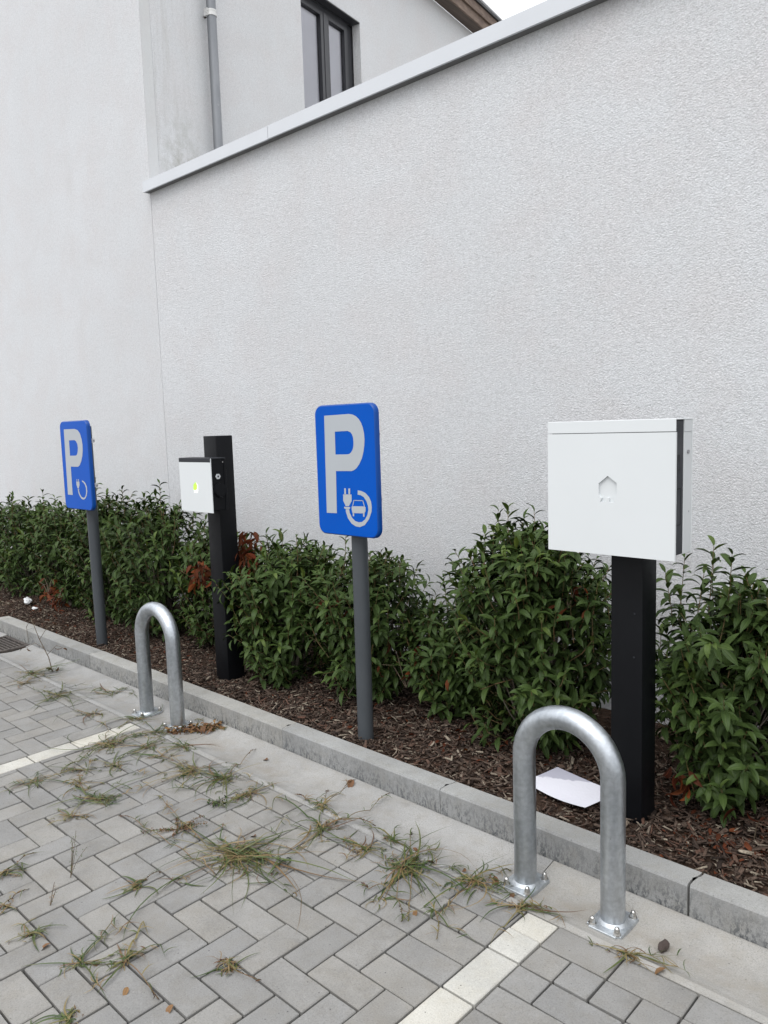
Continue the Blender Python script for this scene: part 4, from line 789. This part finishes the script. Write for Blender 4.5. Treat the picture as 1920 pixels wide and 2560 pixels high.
def leaf_mesh(v, tb_, mat, key):
    k_ = (v, tb_, key)
    if k_ not in TM:
        V, F, mid = TPL[v]; me = bpy.data.meshes.new('leaf'); me.from_pydata(V.tolist(), [], F.tolist()); me.materials.append(mat)
        a = me.attributes.new('mid', 'FLOAT', 'POINT'); a.data.foreach_set('value', mid.astype(np.float32))
        a = me.attributes.new('tint', 'FLOAT', 'POINT'); a.data.foreach_set('value', np.full(len(V), tb_ / 7.0, np.float32))
        me.polygons.foreach_set('use_smooth', [True] * len(me.polygons)); me.update(); TM[k_] = me
    return TM[k_]
def unit(v): return v / (np.linalg.norm(v, axis=-1, keepdims=True) + 1e-9)
def build_leaves(par, pos, U_, N_, L, tint, var, mat, key, n_single, name='foliage'):
    """pos/U_/N_ (n,3) world; the n_single leaves nearest the camera become leaf objects of their own"""
    off = np.array(RL(par)); Vd = unit(np.cross(N_, U_)); Nn = np.cross(U_, Vd)
    d = np.linalg.norm(pos - CAMP, axis=1) - .25 * (Nn[:, 2]) ; order = np.argsort(d); single = set(order[:n_single].tolist())
    for i in order[:n_single]:
        o = bpy.data.objects.new('leaf', leaf_mesh(int(var[i]), int(round(tint[i] * 7)), mat, key)); COL.objects.link(o); o.parent = par
        mm = np.eye(4); mm[:3, 0] = U_[i] * L[i]; mm[:3, 1] = Vd[i] * L[i]; mm[:3, 2] = Nn[i] * L[i]; mm[:3, 3] = pos[i] - off
        o.matrix_local = Matrix(mm.tolist())
    rest = order[n_single:]
    if len(rest) == 0: return
    Vs, Fs, Ms, Ts = [], [], [], []; o_ = 0
    for v in range(len(TPL)):
        ix = rest[var[rest] == v]
        if not len(ix): continue
        tv, tf, tm = TPL[v]; R3 = np.stack([U_[ix], Vd[ix], Nn[ix]], 1) * L[ix][:, None, None]
        P = np.einsum('ij,njk->nik', tv, R3) + (pos[ix] - off)[:, None, :]
        Vs.append(P.reshape(-1, 3)); Fs.append((tf[None] + (np.arange(len(ix)) * len(tv))[:, None, None]).reshape(-1, 4) + o_); o_ += len(ix) * len(tv)
        Ms.append(np.tile(tm, len(ix))); Ts.append(np.repeat(tint[ix], len(tv)))
    o = stuff_mesh(name, np.vstack(Vs), np.vstack(Fs), mat, par, {'mid': np.concatenate(Ms), 'tint': np.concatenate(Ts)}, smooth=True); o['kind'] = 'stuff'
def stems_mesh(name, segs, mat, par, n=4):
    """segs: list of (polyline np(k,3), r0, r1)"""
    off = np.array(RL(par)); V, F = [], []
    for P, r0, r1 in segs:
        k_ = len(P); b = len(V)
        for i in range(k_):
            t = P[min(i + 1, k_ - 1)] - P[max(i - 1, 0)]; t = t / (np.linalg.norm(t) + 1e-9); a = np.cross(t, (0.3, .9, .1)); a /= np.linalg.norm(a) + 1e-9; c_ = np.cross(t, a); r = r0 + (r1 - r0) * i / (k_ - 1)
            for j in range(n): q = 2 * math.pi * j / n; V.append(tuple(P[i] - off + (a * math.cos(q) + c_ * math.sin(q)) * r))
        for i in range(k_ - 1):
            for j in range(n): F.append((b + i * n + j, b + i * n + (j + 1) % n, b + (i + 1) * n + (j + 1) % n, b + (i + 1) * n + j))
    me = bpy.data.meshes.new(name); me.from_pydata(V, [], F); me.polygons.foreach_set('use_smooth', [True] * len(F)); return link(name, me, mat, par)
GA = 2.39996
def shrub(xc, yc, rx, ry, h, label, nsh, peaks=(), single=200, z0=.16, lean=0.0, dead=(), topx=0.0, leafl=(.060, .094)):
    t = root('laurel_shrub', (xc, yc, .075), label, 'shrub', 'laurel shrubs planted along the wall')
    r = np.random.default_rng(int(abs(xc) * 977) + 5)
    trunks = []; base = np.array([xc, yc, .05])
    for i in range(4):
        a = r.uniform(0, 6.28); tip = np.array([xc + rx * .45 * math.cos(a), yc + ry * .35 * math.sin(a), h * .62]); m_ = (base + tip) / 2 + r.normal(0, .02, 3)
        b0 = base + np.array([r.normal(0, .015), r.normal(0, .015), 0]); trunks.append((np.array([b0, b0 + (m_ - b0) * .5 + (0, 0, .03), m_, tip]), .011, .005))
    stems_mesh('trunk', trunks, BARK, t, 7); nsh = int(nsh * 1.75)
    tips, dirs, lens = [], [], []
    for i in range(nsh):
        u = r.uniform(0, 1); z = z0 + (h - z0) * (r.uniform(0, 1) ** .85); zz = (z - z0) / (h - z0)
        x0_ = math.cos(i * 2.4); prof_ = (.62 + .75 * zz * (1.25 - zz)) * (1 + .22 * noise.noise(Vector((x0_ * 3, zz * 3, xc)))) * (1 if zz < .75 else math.sqrt(max(.05, 1 - ((zz - .75) / .25) ** 2 * .75)))
        a = r.uniform(0, 2 * math.pi); rr = (r.uniform(.25, 1) ** .42 if i % 3 else r.uniform(.1, .75)) * prof_
        x = xc + rx * rr * math.cos(a) + topx * zz + lean * z; y = yc + ry * rr * math.sin(a)
        if noise.noise(Vector((x * 4.2 + xc, y * 4.2, z * 4.2))) < -.25: continue
        od = np.array([math.cos(a) * .8, math.sin(a) * .8, 0.5 + .9 * zz * zz + r.normal(0, .25)]); od += r.normal(0, .2, 3); od /= np.linalg.norm(od)
        tips.append((x, y, z)); dirs.append(od); lens.append(r.uniform(.10, .20) if i % 14 else r.uniform(.18, .28))
        if i % 14 == 0: tips[-1] = (x + od[0] * .06, y + od[1] * .05, min(z + .05, h + .03))
    for (px_, pz_) in peaks:
        for q in range(3):
            tips.append((px_ + r.normal(0, .035 if q else .005), yc - .05 + r.normal(0, .05), pz_ - (r.uniform(.04, .14) if q else 0))); dd_ = np.array([r.normal(0, .14), r.normal(0, .12), 1.]); dirs.append(dd_ / np.linalg.norm(dd_)); lens.append(r.uniform(.20, .30))
    segs, pos, UU, NN, LL, TT, VV = [], [], [], [], [], [], []
    for (tp, d, ln) in zip(tips, dirs, lens):
        tp = np.array(tp); tp[1] = min(tp[1], W - .05); b_ = tp - d * ln - np.array([0, 0, .02]); mid_ = (tp + b_) / 2 + r.normal(0, .006, 3) + np.array([d[0] * .012, d[1] * .012, -.008])
        segs.append((np.array([b_, mid_, tp]), .0028, .0014)); nl = int(ln / .0145) + r.integers(0, 3); ph = r.uniform(0, 6.28); young = r.uniform(0, 1)
        a1 = unit(np.cross(d, (.2, .5, .9))); a2 = np.cross(d, a1)
        for j in range(nl):
            e = j / (nl - 1); p = (1 - e) ** 2 * b_ + 2 * e * (1 - e) * mid_ + e * e * tp; ra = ph + GA * j; rad = a1 * math.cos(ra) + a2 * math.sin(ra)
            th = math.radians(70 - 42 * e ** 2.5 + r.normal(0, 11)); u_ = d * math.cos(th) + rad * math.sin(th); u_[2] -= .05 + .20 * (1 - e); u_ /= np.linalg.norm(u_)
            nrm = d * .6 + np.array([0, 0, .9]) + r.normal(0, .18, 3); nrm -= u_ * (nrm @ u_); nrm /= np.linalg.norm(nrm)
            L_ = r.uniform(*leafl) * (1 - .30 * max(0, e - .8) / .2) * (.75 + .25 * min(1, e * 4))
            if p[1] + u_[1] * L_ > W - .012: continue
            pos.append(p); UU.append(u_); NN.append(nrm); LL.append(L_); TT.append(min(1, max(0, .26 + r.normal(0, .13) + (.62 * young * max(0, e - .45) * 2)))); VV.append(r.choice(6, p=[.2, .2, .15, .15, .15, .15]))
    pos = np.array(pos); TT = np.round(np.array(TT) * 7) / 7
    build_leaves(t, pos, np.array(UU), np.array(NN), np.array(LL), TT, np.array(VV), LEAF, 'g', single)
    stems_mesh('twigs', segs, GSTEM, t, 4)
    # boughs from trunk to shoots
    bg_ = []
    for tp, d, ln in list(zip(tips, dirs, lens))[::4]:
        e_ = np.array(tp) - d * ln; s0 = base + np.array([0, 0, r.uniform(.05, .45) * h]); s0[:2] += (e_[:2] - s0[:2]) * .2; bg_.append((np.array([s0, (s0 + e_) / 2 + (0, 0, -.02), e_]), .004, .0028))
    stems_mesh('boughs', bg_, BARK, t, 4)
    for di, (dx, dy, dz, dr, cnt) in enumerate(dead):
        P_, U2, N2, L2, T2, V2 = [], [], [], [], [], []; sg = []
        for q in range(cnt):
            c_ = np.array([dx, dy, dz]) + np.clip(r.normal(0, 1, 3), -1.4, 1.4) * np.array([dr, dr * .6, dr]); rad = unit(r.normal(0, 1, 3) + np.array([0, -.4, 0])); rad[2] = -abs(rad[2]) * .9 - .25; rad = unit(rad)
            n_ = unit(r.normal(0, 1, 3) + np.array([0, -.3, .5])); n_ -= rad * (n_ @ rad); P_.append(c_); U2.append(rad); N2.append(unit(n_)); L2.append(r.uniform(.05, .085)); T2.append(round(r.uniform(0, 1) * 7) / 7); V2.append(r.integers(0, 6))
            if q % 4 == 0: sg.append((np.array([np.array([dx, dy, dz - dr * 1.3]), (c_ + np.array([dx, dy, dz])) / 2, c_]), .003, .0015))
        dt = stems_mesh('dead_twig', sg, TWIG, t, 4); dt['label'] = 'rust-red withered twig'
        build_leaves(dt, np.array(P_), np.array(U2), np.array(N2), np.array(L2), np.array(T2), np.array(V2), DEADLEAF, 'd', min(cnt, 40), 'dead_leaves')
    return t
# ================================================================== shrubs (left to right)
shrub(-8.15, 2.98, .50, .40, .90, 'dark green laurel shrub cut by the left edge of the picture', 120, [(-8.0, .97)], 60)
shrub(-7.45, 2.95, .46, .42, .93, 'laurel shrub with a pointed tip, second from the left edge, grass at its foot', 150, [(-7.72, 1.0), (-7.3, .95)], 150)
shrub(-6.62, 2.93, .50, .42, .96, 'laurel shrub with bare pale stem at its foot, left of the far sign', 180, [(-7.1, 1.05), (-6.75, 1.02), (-6.35, 1.0)], 220, dead=((-6.1, 2.52, .36, .05, 22), (-5.88, 2.50, .33, .045, 20)))
shrub(-5.78, 2.92, .48, .42, 1.04, 'tall laurel shrub directly right of the far blue sign post, with a high leader', 210, [(-5.75, 1.20), (-5.62, 1.12), (-5.95, 1.0)], 260)
shrub(-5.02, 2.92, .48, .42, 1.06, 'tall laurel shrub left of the small white box, with two raised tips', 210, [(-4.98, 1.19), (-5.2, 1.10), (-4.8, 1.04)], 280)
shrub(-4.36, 2.98, .40, .36, .84, 'laurel shrub behind the farther black post, with withered rust-red twigs', 150, [(-4.45, .92)], 240, dead=((-4.02, 2.585, .70, .045, 45), (-3.80, 2.77, .84, .075, 110), (-3.74, 2.72, .76, .05, 50)))
shrub(-3.52, 2.86, .44, .42, .86, 'broad laurel shrub between the farther black post and the nearer blue sign', 270, [(-3.7, .93), (-3.5, .96), (-3.3, .95)], 300)
shrub(-2.95, 2.94, .36, .40, .85, 'laurel shrub behind the post of the nearer blue sign', 200, [(-3.05, .96), (-2.84, .88)], 280, dead=((-3.0, 2.75, .62, .06, 10),))
shrub(-2.42, 3.04, .34, .34, .62, 'lowest laurel shrub, in the gap right of the nearer blue sign', 135, [(-2.50, .76), (-2.38, .79)], 260, dead=((-2.6, 2.86, .32, .09, 16), (-2.35, 2.9, .40, .06, 12)))
shrub(-1.87, 2.93, .43, .40, 1.08, 'tall laurel shrub left of the large white box, behind the near hoop', 400, [(-2.04, 1.14), (-1.95, 1.17), (-1.87, 1.15), (-1.78, 1.10), (-2.10, 1.04), (-1.6, .94), (-1.5, .90)], 300, dead=((-1.62, 2.8, .84, .05, 8),))
shrub(-1.02, 2.97, .33, .40, .92, 'laurel shrub with a thick pale trunk right of the nearer black post', 250, [(-1.20, 1.0), (-1.09, 1.06), (-.98, 1.05), (-.86, .98), (-1.30, .80)], 300, dead=((-1.11, 2.74, .20, .035, 12),), topx=.03)
shrub(-.42, 2.95, .42, .42, 1.02, 'laurel shrub cut by the right edge of the picture', 250, [(-.78, 1.12), (-.62, 1.15), (-.5, 1.13)], 300, dead=((-.85, 2.72, .10, .05, 12),))
# bare twig between the two middle shrubs
t = root('bare_twig', (-2.86, 3.05, .4), 'thin dead grey twig sticking up against the wall right of the nearer blue sign', 'twig')
z0_, z1_ = .62, .865
tp = [(np.array([(-2.86, 3.05, .35), (-2.862, 3.05, .60), (-2.85, 3.05, .74), (-2.872, 3.05, .862)]), .004, .0015)]
for a, b in (((-2.855, 3.05, .70), (-2.84, 3.05, .80)), ((-2.852, 3.05, .73), (-2.875, 3.045, .80)), ((-2.86, 3.05, .79), (-2.848, 3.05, .87)), ((-2.856, 3.05, .76), (-2.836, 3.05, .84))):
    tp.append((np.array([a, tuple((np.array(a) + np.array(b)) / 2 + (.004, 0, 0)), b]), .002, .001))
stems_mesh('twig_stems', tp, TWIG, t, 5)

# ================================================================== grasses and weeds
def ribbon(V, F, T_, P, w0, tint, roll=0.0, fold=.3):
    k_ = len(P); b = len(V)
    for i in range(k_):
        t = P[min(i + 1, k_ - 1)] - P[max(i - 1, 0)]; t = t / (np.linalg.norm(t) + 1e-9); s_ = np.cross(t, (0, 0, 1.)); nn_ = np.linalg.norm(s_)
        s_ = s_ / nn_ if nn_ > .15 else np.array([math.cos(roll), math.sin(roll), 0]); u = np.cross(s_, t); q = roll + .6 * i / k_
        sd_ = s_ * math.cos(q * .5) + u * math.sin(q * .5); e = i / (k_ - 1); w = w0 * (0.55 + .45 * min(1, e * 4)) * (1 - e ** 2.2) ** .8 + .0002
        V += [P[i] - sd_ * w / 2 + u * w * fold * .4, P[i].copy(), P[i] + sd_ * w / 2 + u * w * fold * .4]; T_ += [tint] * 3
    for i in range(k_ - 1):
        a = b + i * 3; F += [(a, a + 1, a + 4, a + 3), (a + 1, a + 2, a + 5, a + 4)]
def gz(x, y):
    if y < 1.957: return .001
    if y < 2.26: return dish(y) + .001
    if y < 2.354: return .104
    return bedz(x, y)
def arc(p0, az, L, up, r, k_=7, curl=0.0):
    P = [np.array(p0, float)]; a = az; el = up; st = L / k_
    for i in range(k_):
        el -= (up * 1.55) / k_ * (1 + .3 * math.sin(i)); a += curl / k_ + r.normal(0, .05)
        q = P[-1] + st * np.array([math.cos(a) * math.cos(el), math.sin(a) * math.cos(el), math.sin(el)]); q[1] = min(q[1], 2.252) if p0[1] < 2.26 else q[1]; q[2] = max(q[2], gz(q[0], q[1]) + .0012 + r.uniform(0, .002)); P.append(q)
    return P
def to_mesh(name, V, F, T_, mat, par):
    V = np.array(V) - np.array(RL(par)); return stuff_mesh(name, V, np.array(F), mat, par, {'tint': np.array(T_)})
def seed_head(par, P, r, dark=.95, n=12, spread=.5):
    V, F, T_ = [], [], []
    seg = len(P) - 1
    for i in range(n):
        e = 1 - spread * i / n * .55; f_ = e * seg; a = int(min(seg - 1, f_)); p = P[a] + (P[a + 1] - P[a]) * (f_ - a)
        d = P[a + 1] - P[a]; d = d / (np.linalg.norm(d) + 1e-9); d = unit(d + r.normal(0, .5, 3) * np.array([1, 1, .5])); L = r.uniform(.007, .014); q = [p + d * L * j / 3 for j in range(4)]
        for z in q: z[2] = max(z[2], gz(z[0], z[1]) + .002)
        ribbon(V, F, T_, q, .0042, min(1, max(0, dark + r.normal(0, .05))), r.uniform(0, 3), .5)
    to_mesh('seed_head', V, F, T_, GRASS, par)
def weed(label, c, R_, n, dry, runs, name='grass_tuft', cat='weed', grp='weeds growing in the joints of the paving', upr=.55):
    R_ *= 1.25 if c[1] > 1.3 else 1.05; n = int(n * 1.75); dry = min(.85, dry + .04)
    r = np.random.default_rng(sum(ord(q) * (i + 1) for i, q in enumerate(label)) % 99991)
    z = gz(*c); t = root(name, (c[0], c[1], z), label, cat, grp); V, F, T_ = [], [], []
    radial = R_ > .17
    ax = r.choice([0.0, 0.76, 1.57, 0.4]) + r.normal(0, .15)
    cl_ = [(r.uniform(0, 2 * math.pi), r.uniform(.55, 1.35)) for _ in range(6)] if radial else [(ax + r.normal(0, .35) + (math.pi if q % 2 else 0), r.uniform(.6, 1.3)) for q in range(6)]
    nsub = 3 + int(R_ / .04)
    subs = [(c[0], c[1])] + [((c[0] + R_ * q[1] * (r.uniform(.25, 1.0)) * math.cos(q[0]), c[1] + R_ * q[1] * r.uniform(.25, 1.0) * math.sin(q[0]))) for q in [cl_[w_ % 6] for w_ in range(nsub)]]
    subs = [(x_, min(y_, 2.24)) for x_, y_ in subs]; n = int(n * .62)
    for i in range(n):
        main = r.uniform() < (.62 if radial else .40); sb_ = subs[0] if main else subs[r.integers(0, len(subs))]; sp_ = R_ * (.16 if main else .07)
        p0 = (sb_[0] + r.normal(0, sp_), sb_[1] + r.normal(0, sp_ * .8), z - .003); q_ = cl_[r.integers(0, 6)]; az = q_[0] + r.normal(0, .7 if radial else .9); L = max(.02, R_ * q_[1] * r.uniform(.12, 1.0) ** 1.5 * (1 if main else .55))
        isdry = r.uniform() < dry; tint = r.uniform(.55, .90) if isdry else r.uniform(0.0, .46)
        ribbon(V, F, T_, arc(p0, az, L * (1.1 if not isdry else .8), r.uniform(.05, 1.0) ** 2.0 * upr * 1.6, r, 7, r.normal(0, 1.3 if not isdry else 2.4)), r.uniform(.0028, .0068) * (1 if not isdry else .60), tint, r.normal(0, .6))
    for i in range(3 + n // 26):   # long loose blades lying over the blocks
        az = cl_[r.integers(0, len(cl_))][0] + r.normal(0, .6); ribbon(V, F, T_, arc((c[0] + r.normal(0, R_ * .15), c[1] + r.normal(0, R_ * .12), z), az, R_ * r.uniform(1.0, 1.9), r.uniform(.05, .40), r, 9, r.normal(0, 1.1)), r.uniform(.0035, .0075), r.uniform(.05, .42) if r.uniform() > .3 else r.uniform(.6, .9), r.normal(0, .5))
    # short dry stubble at the root
    for i in range(n // 2):
        p0 = (c[0] + r.normal(0, R_ * .16), c[1] + r.normal(0, R_ * .16), z - .002); ribbon(V, F, T_, arc(p0, r.uniform(0, 6.28), R_ * r.uniform(.12, .32), r.uniform(.3, 1.3), r, 4, r.normal(0, 2)), r.uniform(.0014, .0028), r.uniform(.6, .9), 0)
    for q_ in subs[1:]:   # creeping stems that link the rooted nodes
        a_ = np.array([c[0], c[1], z + .004]); b_ = np.array([q_[0], q_[1], gz(*q_) + .003]); m_ = (a_ + b_) / 2 + r.normal(0, .008, 3) * (1, 1, 0) + (0, 0, .006); k5 = [(1 - e) ** 2 * a_ + 2 * e * (1 - e) * m_ + e * e * (b_ + (b_ - a_) * .25) for e in np.linspace(0, 1, 6)]
        ribbon(V, F, T_, k5, .0042, r.uniform(.42, .85), 0, .8)
    to_mesh('blades', V, F, T_, GRASS, t)['kind'] = 'stuff'
    for pts, head in runs:
        Q = [np.array([p[0], p[1], gz(*p) + .004]) for p in ([c] + list(pts) if math.dist(c, pts[0]) < R_ * 1.6 else list(pts))]; D = []
        for a, b in zip(Q, Q[1:]):
            m_ = (a + b) / 2 + np.array([r.normal(0, .008), r.normal(0, .008), .010 + .12 * np.linalg.norm(b - a)]); 
            for e in (0, .2, .4, .6, .8): D.append((1 - e) ** 2 * a + 2 * e * (1 - e) * m_ + e * e * b)
        D.append(Q[-1]); total = sum(np.linalg.norm(b - a) for a, b in zip(D, D[1:]))
        if head:
            lab = None; s_ = stems_mesh('seed_stalk', [(np.array(D), .0019, .0010)], GSTEM, t, 5); seed_head(s_, D, r, r.choice([.93, .97, .55]), 16 if total > .12 else 9, min(.9, .06 / max(.05, total) * 2.2))
        else:
            V, F, T_ = [], [], []; ribbon(V, F, T_, D, r.uniform(.0055, .0080) if dry < .6 else .0042, r.uniform(.05, .30) if r.uniform() > dry * .8 else r.uniform(.4, .65), r.normal(0, .3)); to_mesh('long_blade', V, F, T_, GRASS, t)
        # side blades at the nodes
        V, F, T_ = [], [], []
        for q in range(2 + int(total / .05)):
            p = D[r.integers(1, max(2, len(D) - 1))]; isdry = r.uniform() < dry
            for _ in range(r.integers(1, 4)): ribbon(V, F, T_, arc(p, r.uniform(0, 6.28), r.uniform(.025, .065), r.uniform(.1, .9), r, 5, r.normal(0, .8)), r.uniform(.002, .0042), r.uniform(.6, .86) if isdry else r.uniform(0, .4), r.normal(0, .5))
        to_mesh('side_blades', V, F, T_, GRASS, t)['kind'] = 'stuff'
    return t
for w_ in WEEDS: weed(*w_)
weed('upright bright green grass growing in the mulch at the far left kerb corner', (-7.1, 2.58), .30, 70, .15, [], 'grass_tuft', 'grass', None, 1.5)
# prostrate leafy weeds built from tiny leaves
def herb(label, c, branches, n, size, tint, up=0.0, stemr=.0015, green=.5):
    r = np.random.default_rng(int(abs(c[0] * 1000))); z = gz(*c); t = root('leafy_weed', (c[0], c[1], z), label, 'weed', 'weeds growing in the joints of the paving')
    segs, P_, U2, N2, L2, T2, V2 = [], [], [], [], [], [], []
    for (dx, dy, dz) in branches:
        e = np.array([c[0] + dx, c[1] + dy, z + dz + .004]); b = np.array([c[0], c[1], z]); mid_ = (b + e) / 2 + np.array([r.normal(0, .006), r.normal(0, .006), .008]); P = np.array([(1 - q) ** 2 * b + 2 * q * (1 - q) * mid_ + q * q * e for q in np.linspace(0, 1, 6)])
        segs.append((P, stemr, stemr * .5))
        for i in range(n):
            q = r.uniform(.15, 1) * 4.999; a = int(q); p = P[a] + (P[a + 1] - P[a]) * (q - a) + r.normal(0, .003, 3); p[2] = max(p[2], z + .003); u = unit(r.normal(0, 1, 3) * np.array([1, 1, .4])); nn_ = np.array([0, 0, 1.]) + r.normal(0, .35, 3); nn_ -= u * (nn_ @ u)
            P_.append(p); U2.append(u); N2.append(unit(nn_)); L2.append(size * r.uniform(.6, 1.3)); T2.append(round(min(1, max(0, tint + r.normal(0, .2))) * 7) / 7); V2.append(r.integers(0, 6))
    stems_mesh('stems', segs, TWIG, t, 4)
    P_, U2, N2, L2, T2, V2 = map(np.array, (P_, U2, N2, L2, T2, V2)); g_ = r.uniform(0, 1, len(P_)) < green
    for mk, mt, nm in ((g_, LEAF, 'leaves'), (~g_, DRYLEAF, 'dry_leaves')):
        if mk.any(): build_leaves(t, P_[mk], U2[mk], N2[mk], L2[mk], T2[mk], V2[mk], mt, nm, 0, nm)
    return t
herb('flat bushy brown weed with tiny leaves, upper left of the large grass clump', (-2.60, 1.50), [(-.07, -.12, .01), (-.02, -.07, .012), (.03, .05, .012), (.02, .11, .015), (.06, .02, .012), (-.05, .03, .012), (.05, -.05, .01), (.07, .09, .01)], 70, .009, .3, green=.35)
herb('small upright wispy weed with tiny round seeds in the left paving', (-2.600, 1.070), [(-.02, .03, .13), (.005, .03, .16), (.03, .02, .12), (.01, .01, .14), (.035, .05, .10)], 22, .006, .7, green=.8, stemr=.0011)
herb('dark leafy sprig at the end of a grass stalk, above the flat bushy weed', (-2.66, 1.72), [(.03, .04, .012), (.05, .0, .01), (-.02, -.03, .01), (.02, -.03, .012)], 16, .016, .1, green=.8)
herb('tiny reddish sprig standing in a joint in the left paving', (-2.493, .952), [(.0, .02, .07), (.01, .02, .05)], 12, .007, .7, green=.3)
# dead stalk with shrivelled leaves by the far kerb
t = root('dead_stalk', (-5.10, 2.09, -.02), 'bare dark dead stalk with shrivelled leaves rising from the gutter, far left', 'weed')
b0 = np.array([-5.10, 2.09, -.018]); tpz = np.array([-5.25, 2.0, .34])
sg = [(np.array([b0, b0 + (-.02, -.01, .10), b0 + (-.07, -.04, .22), b0 + (-.13, -.06, .36)]), .0035, .002), (np.array([b0 + (-.03, -.01, .12), b0 + (.02, .03, .18), b0 + (.07, .05, .17)]), .002, .0012), (np.array([b0 + (-.045, -.025, .16), b0 + (-.13, -.05, .19), b0 + (-.20, -.08, .15)]), .002, .0012),
      (np.array([b0 + (-.07, -.04, .22), b0 + (-.02, -.0, .31), b0 + (.03, .02, .33)]), .002, .001), (np.array([b0 + (-.13, -.06, .36), b0 + (-.17, -.08, .30), b0 + (-.15, -.08, .20)]), .002, .001)]
stems_mesh('stalk', sg, TWIG, t, 5)
pos_ = [b0 + (.07, .05, .17), b0 + (.075, .05, .165), b0 + (-.20, -.08, .15), b0 + (-.19, -.08, .15), b0 + (.03, .02, .33), b0 + (0.01, 0, .01), b0 + (-.02, .01, .012), b0 + (.03, .01, .012)]
r_ = np.random.default_rng(5); u_ = unit(r_.normal(0, 1, (8, 3)) + (0, 0, -.6)); u_[5:, 2] = .1; u_ = unit(u_)
build_leaves(t, np.array(pos_), u_, unit(r_.normal(0, 1, (8, 3)) + (0, -.5, 1)), np.array([.06, .045, .05, .04, .035, .06, .05, .05]), np.zeros(8), np.array([2, 5, 5, 2, 3, 0, 1, 2]), DRYLEAF, 'y', 8)
# heap of withered leaves caught in the gutter joint by the far hoop
t = root('leaf_heap', (-3.44, 2.12, -.02), 'heap of withered brown leaves swept against the far hoop along the gutter joint', 'leaves')
r_ = np.random.default_rng(9); n_ = 170; e = r_.uniform(0, 1, n_); px_ = -3.545 + .175 * e + r_.normal(0, .018, n_); py_ = 2.03 + .21 * e + r_.normal(0, .014, n_)
ps = np.array([(x, y, dish(min(2.25, y)) + r_.uniform(.003, .028)) for x, y in zip(px_, py_)])
build_leaves(t, ps, unit(r_.normal(0, 1, (n_, 3)) * (1, 1, .25)), unit(r_.normal(0, .5, (n_, 3)) + (0, 0, 1)), r_.uniform(.022, .05, n_), np.round(r_.uniform(0, 1, n_) * 7) / 7, r_.integers(0, 6, n_), DRYLEAF, 'y', 40, 'leaf_crumbs')
weed('tangle of thin grass grown through the withered leaf heap beside the kerb', (-3.40, 2.19), .075, 26, .5, [([(-3.45, 2.18), (-3.52, 2.22), (-3.56, 2.2)], 1)])
# single fallen leaves on the hard surfaces
LV = [((-1.440, 2.025), .075, .4, 'large brown withered leaf beside the left base plate of the near hoop'), ((-1.372, 2.01), .03, .1, 'small dark leaf scrap resting against the left base plate of the near hoop'),
      ((-2.372, 2.235), .055, .5, 'rust-brown leaf against the kerb at the end of a long grass stem'), ((-2.858, 2.147), .038, .2, 'small dark brown leaf lying alone in the gutter, left of the nearer sign post'),
      ((-.842, 1.978), .042, .8, 'orange-brown leaf sliver at the gutter joint, right of the dry grass wisp'), ((-2.29, .866), .042, .7, 'orange-brown leaf in a paving joint near the left edge'), ((-1.778, .979), .034, .8, 'small tan leaf in a joint near the bottom edge'),
      ((-1.547, 1.719), .028, .75, 'small reddish curled leaf on a brick below the large green tuft'), ((-1.70, 1.955), .04, .55, 'brown leaf caught in the top of the large green tuft'), ((-1.80, 1.99), .03, .5, 'small dry leaf at the upper left of the large green tuft'),
      ((-1.565, 2.005), .03, .3, 'dark leaf scrap at the gutter edge above the tuft beside the near hoop'), ((-1.935, .93), .03, .9, 'pale straw-yellow leaf scrap in a joint near the lower left'), ((-2.31, 1.66), .035, .05, 'dark brown round leaf on the large grass clump')]
for (x, y), L, tn, lab in LV:
    o = bpy.data.objects.new('dry_leaf', leaf_mesh(rnd.choice([1, 2, 4, 5]), int(tn * 7), DRYLEAF, 'y')); COL.objects.link(o); z = gz(x, y) + .007; a = rnd.uniform(0, 6.28)
    o.matrix_world = Matrix.Translation((x, y, z)) @ Matrix.Rotation(a, 4, 'Z') @ Matrix.Rotation(rnd.uniform(-.5, .3), 4, 'X') @ Matrix.Diagonal((L, L * 1.7, L, 1)); setp(o, lab, 'leaf')
# fallen leaves among the mulch
r_ = np.random.default_rng(21); n_ = 330; cen = [(-.93, 2.62, .10), (-2.3, 2.75, .3), (-3.0, 2.75, .35), (-5.2, 2.65, .5), (-1.5, 2.7, .25), (-6.3, 2.65, .3)]; P_ = []
for i in range(n_):
    c_ = cen[r_.integers(0, len(cen))]; x = c_[0] + r_.normal(0, c_[2]); y = min(3.4, max(2.40, c_[1] + r_.normal(0, .12))); 
    if -1.72 < x < -1.28 and 2.40 < y < 2.76: continue
    P_.append((x, y, bedz(x, y) + r_.uniform(.006, .02)))
n_ = len(P_)
ll = root('leaf_litter', (-2.5, 2.7, .08), 'rust-brown fallen leaves scattered over the mulch under the shrubs', 'leaves')
build_leaves(ll, np.array(P_), unit(r_.normal(0, 1, (n_, 3)) * (1, 1, .25)), unit(r_.normal(0, .45, (n_, 3)) + (0, 0, 1)), r_.uniform(.025, .055, n_), np.round(r_.beta(1.3, 2, n_) * 7) / 7, r_.integers(0, 6, n_), DEADLEAF, 'd', 120, 'fallen_leaves')
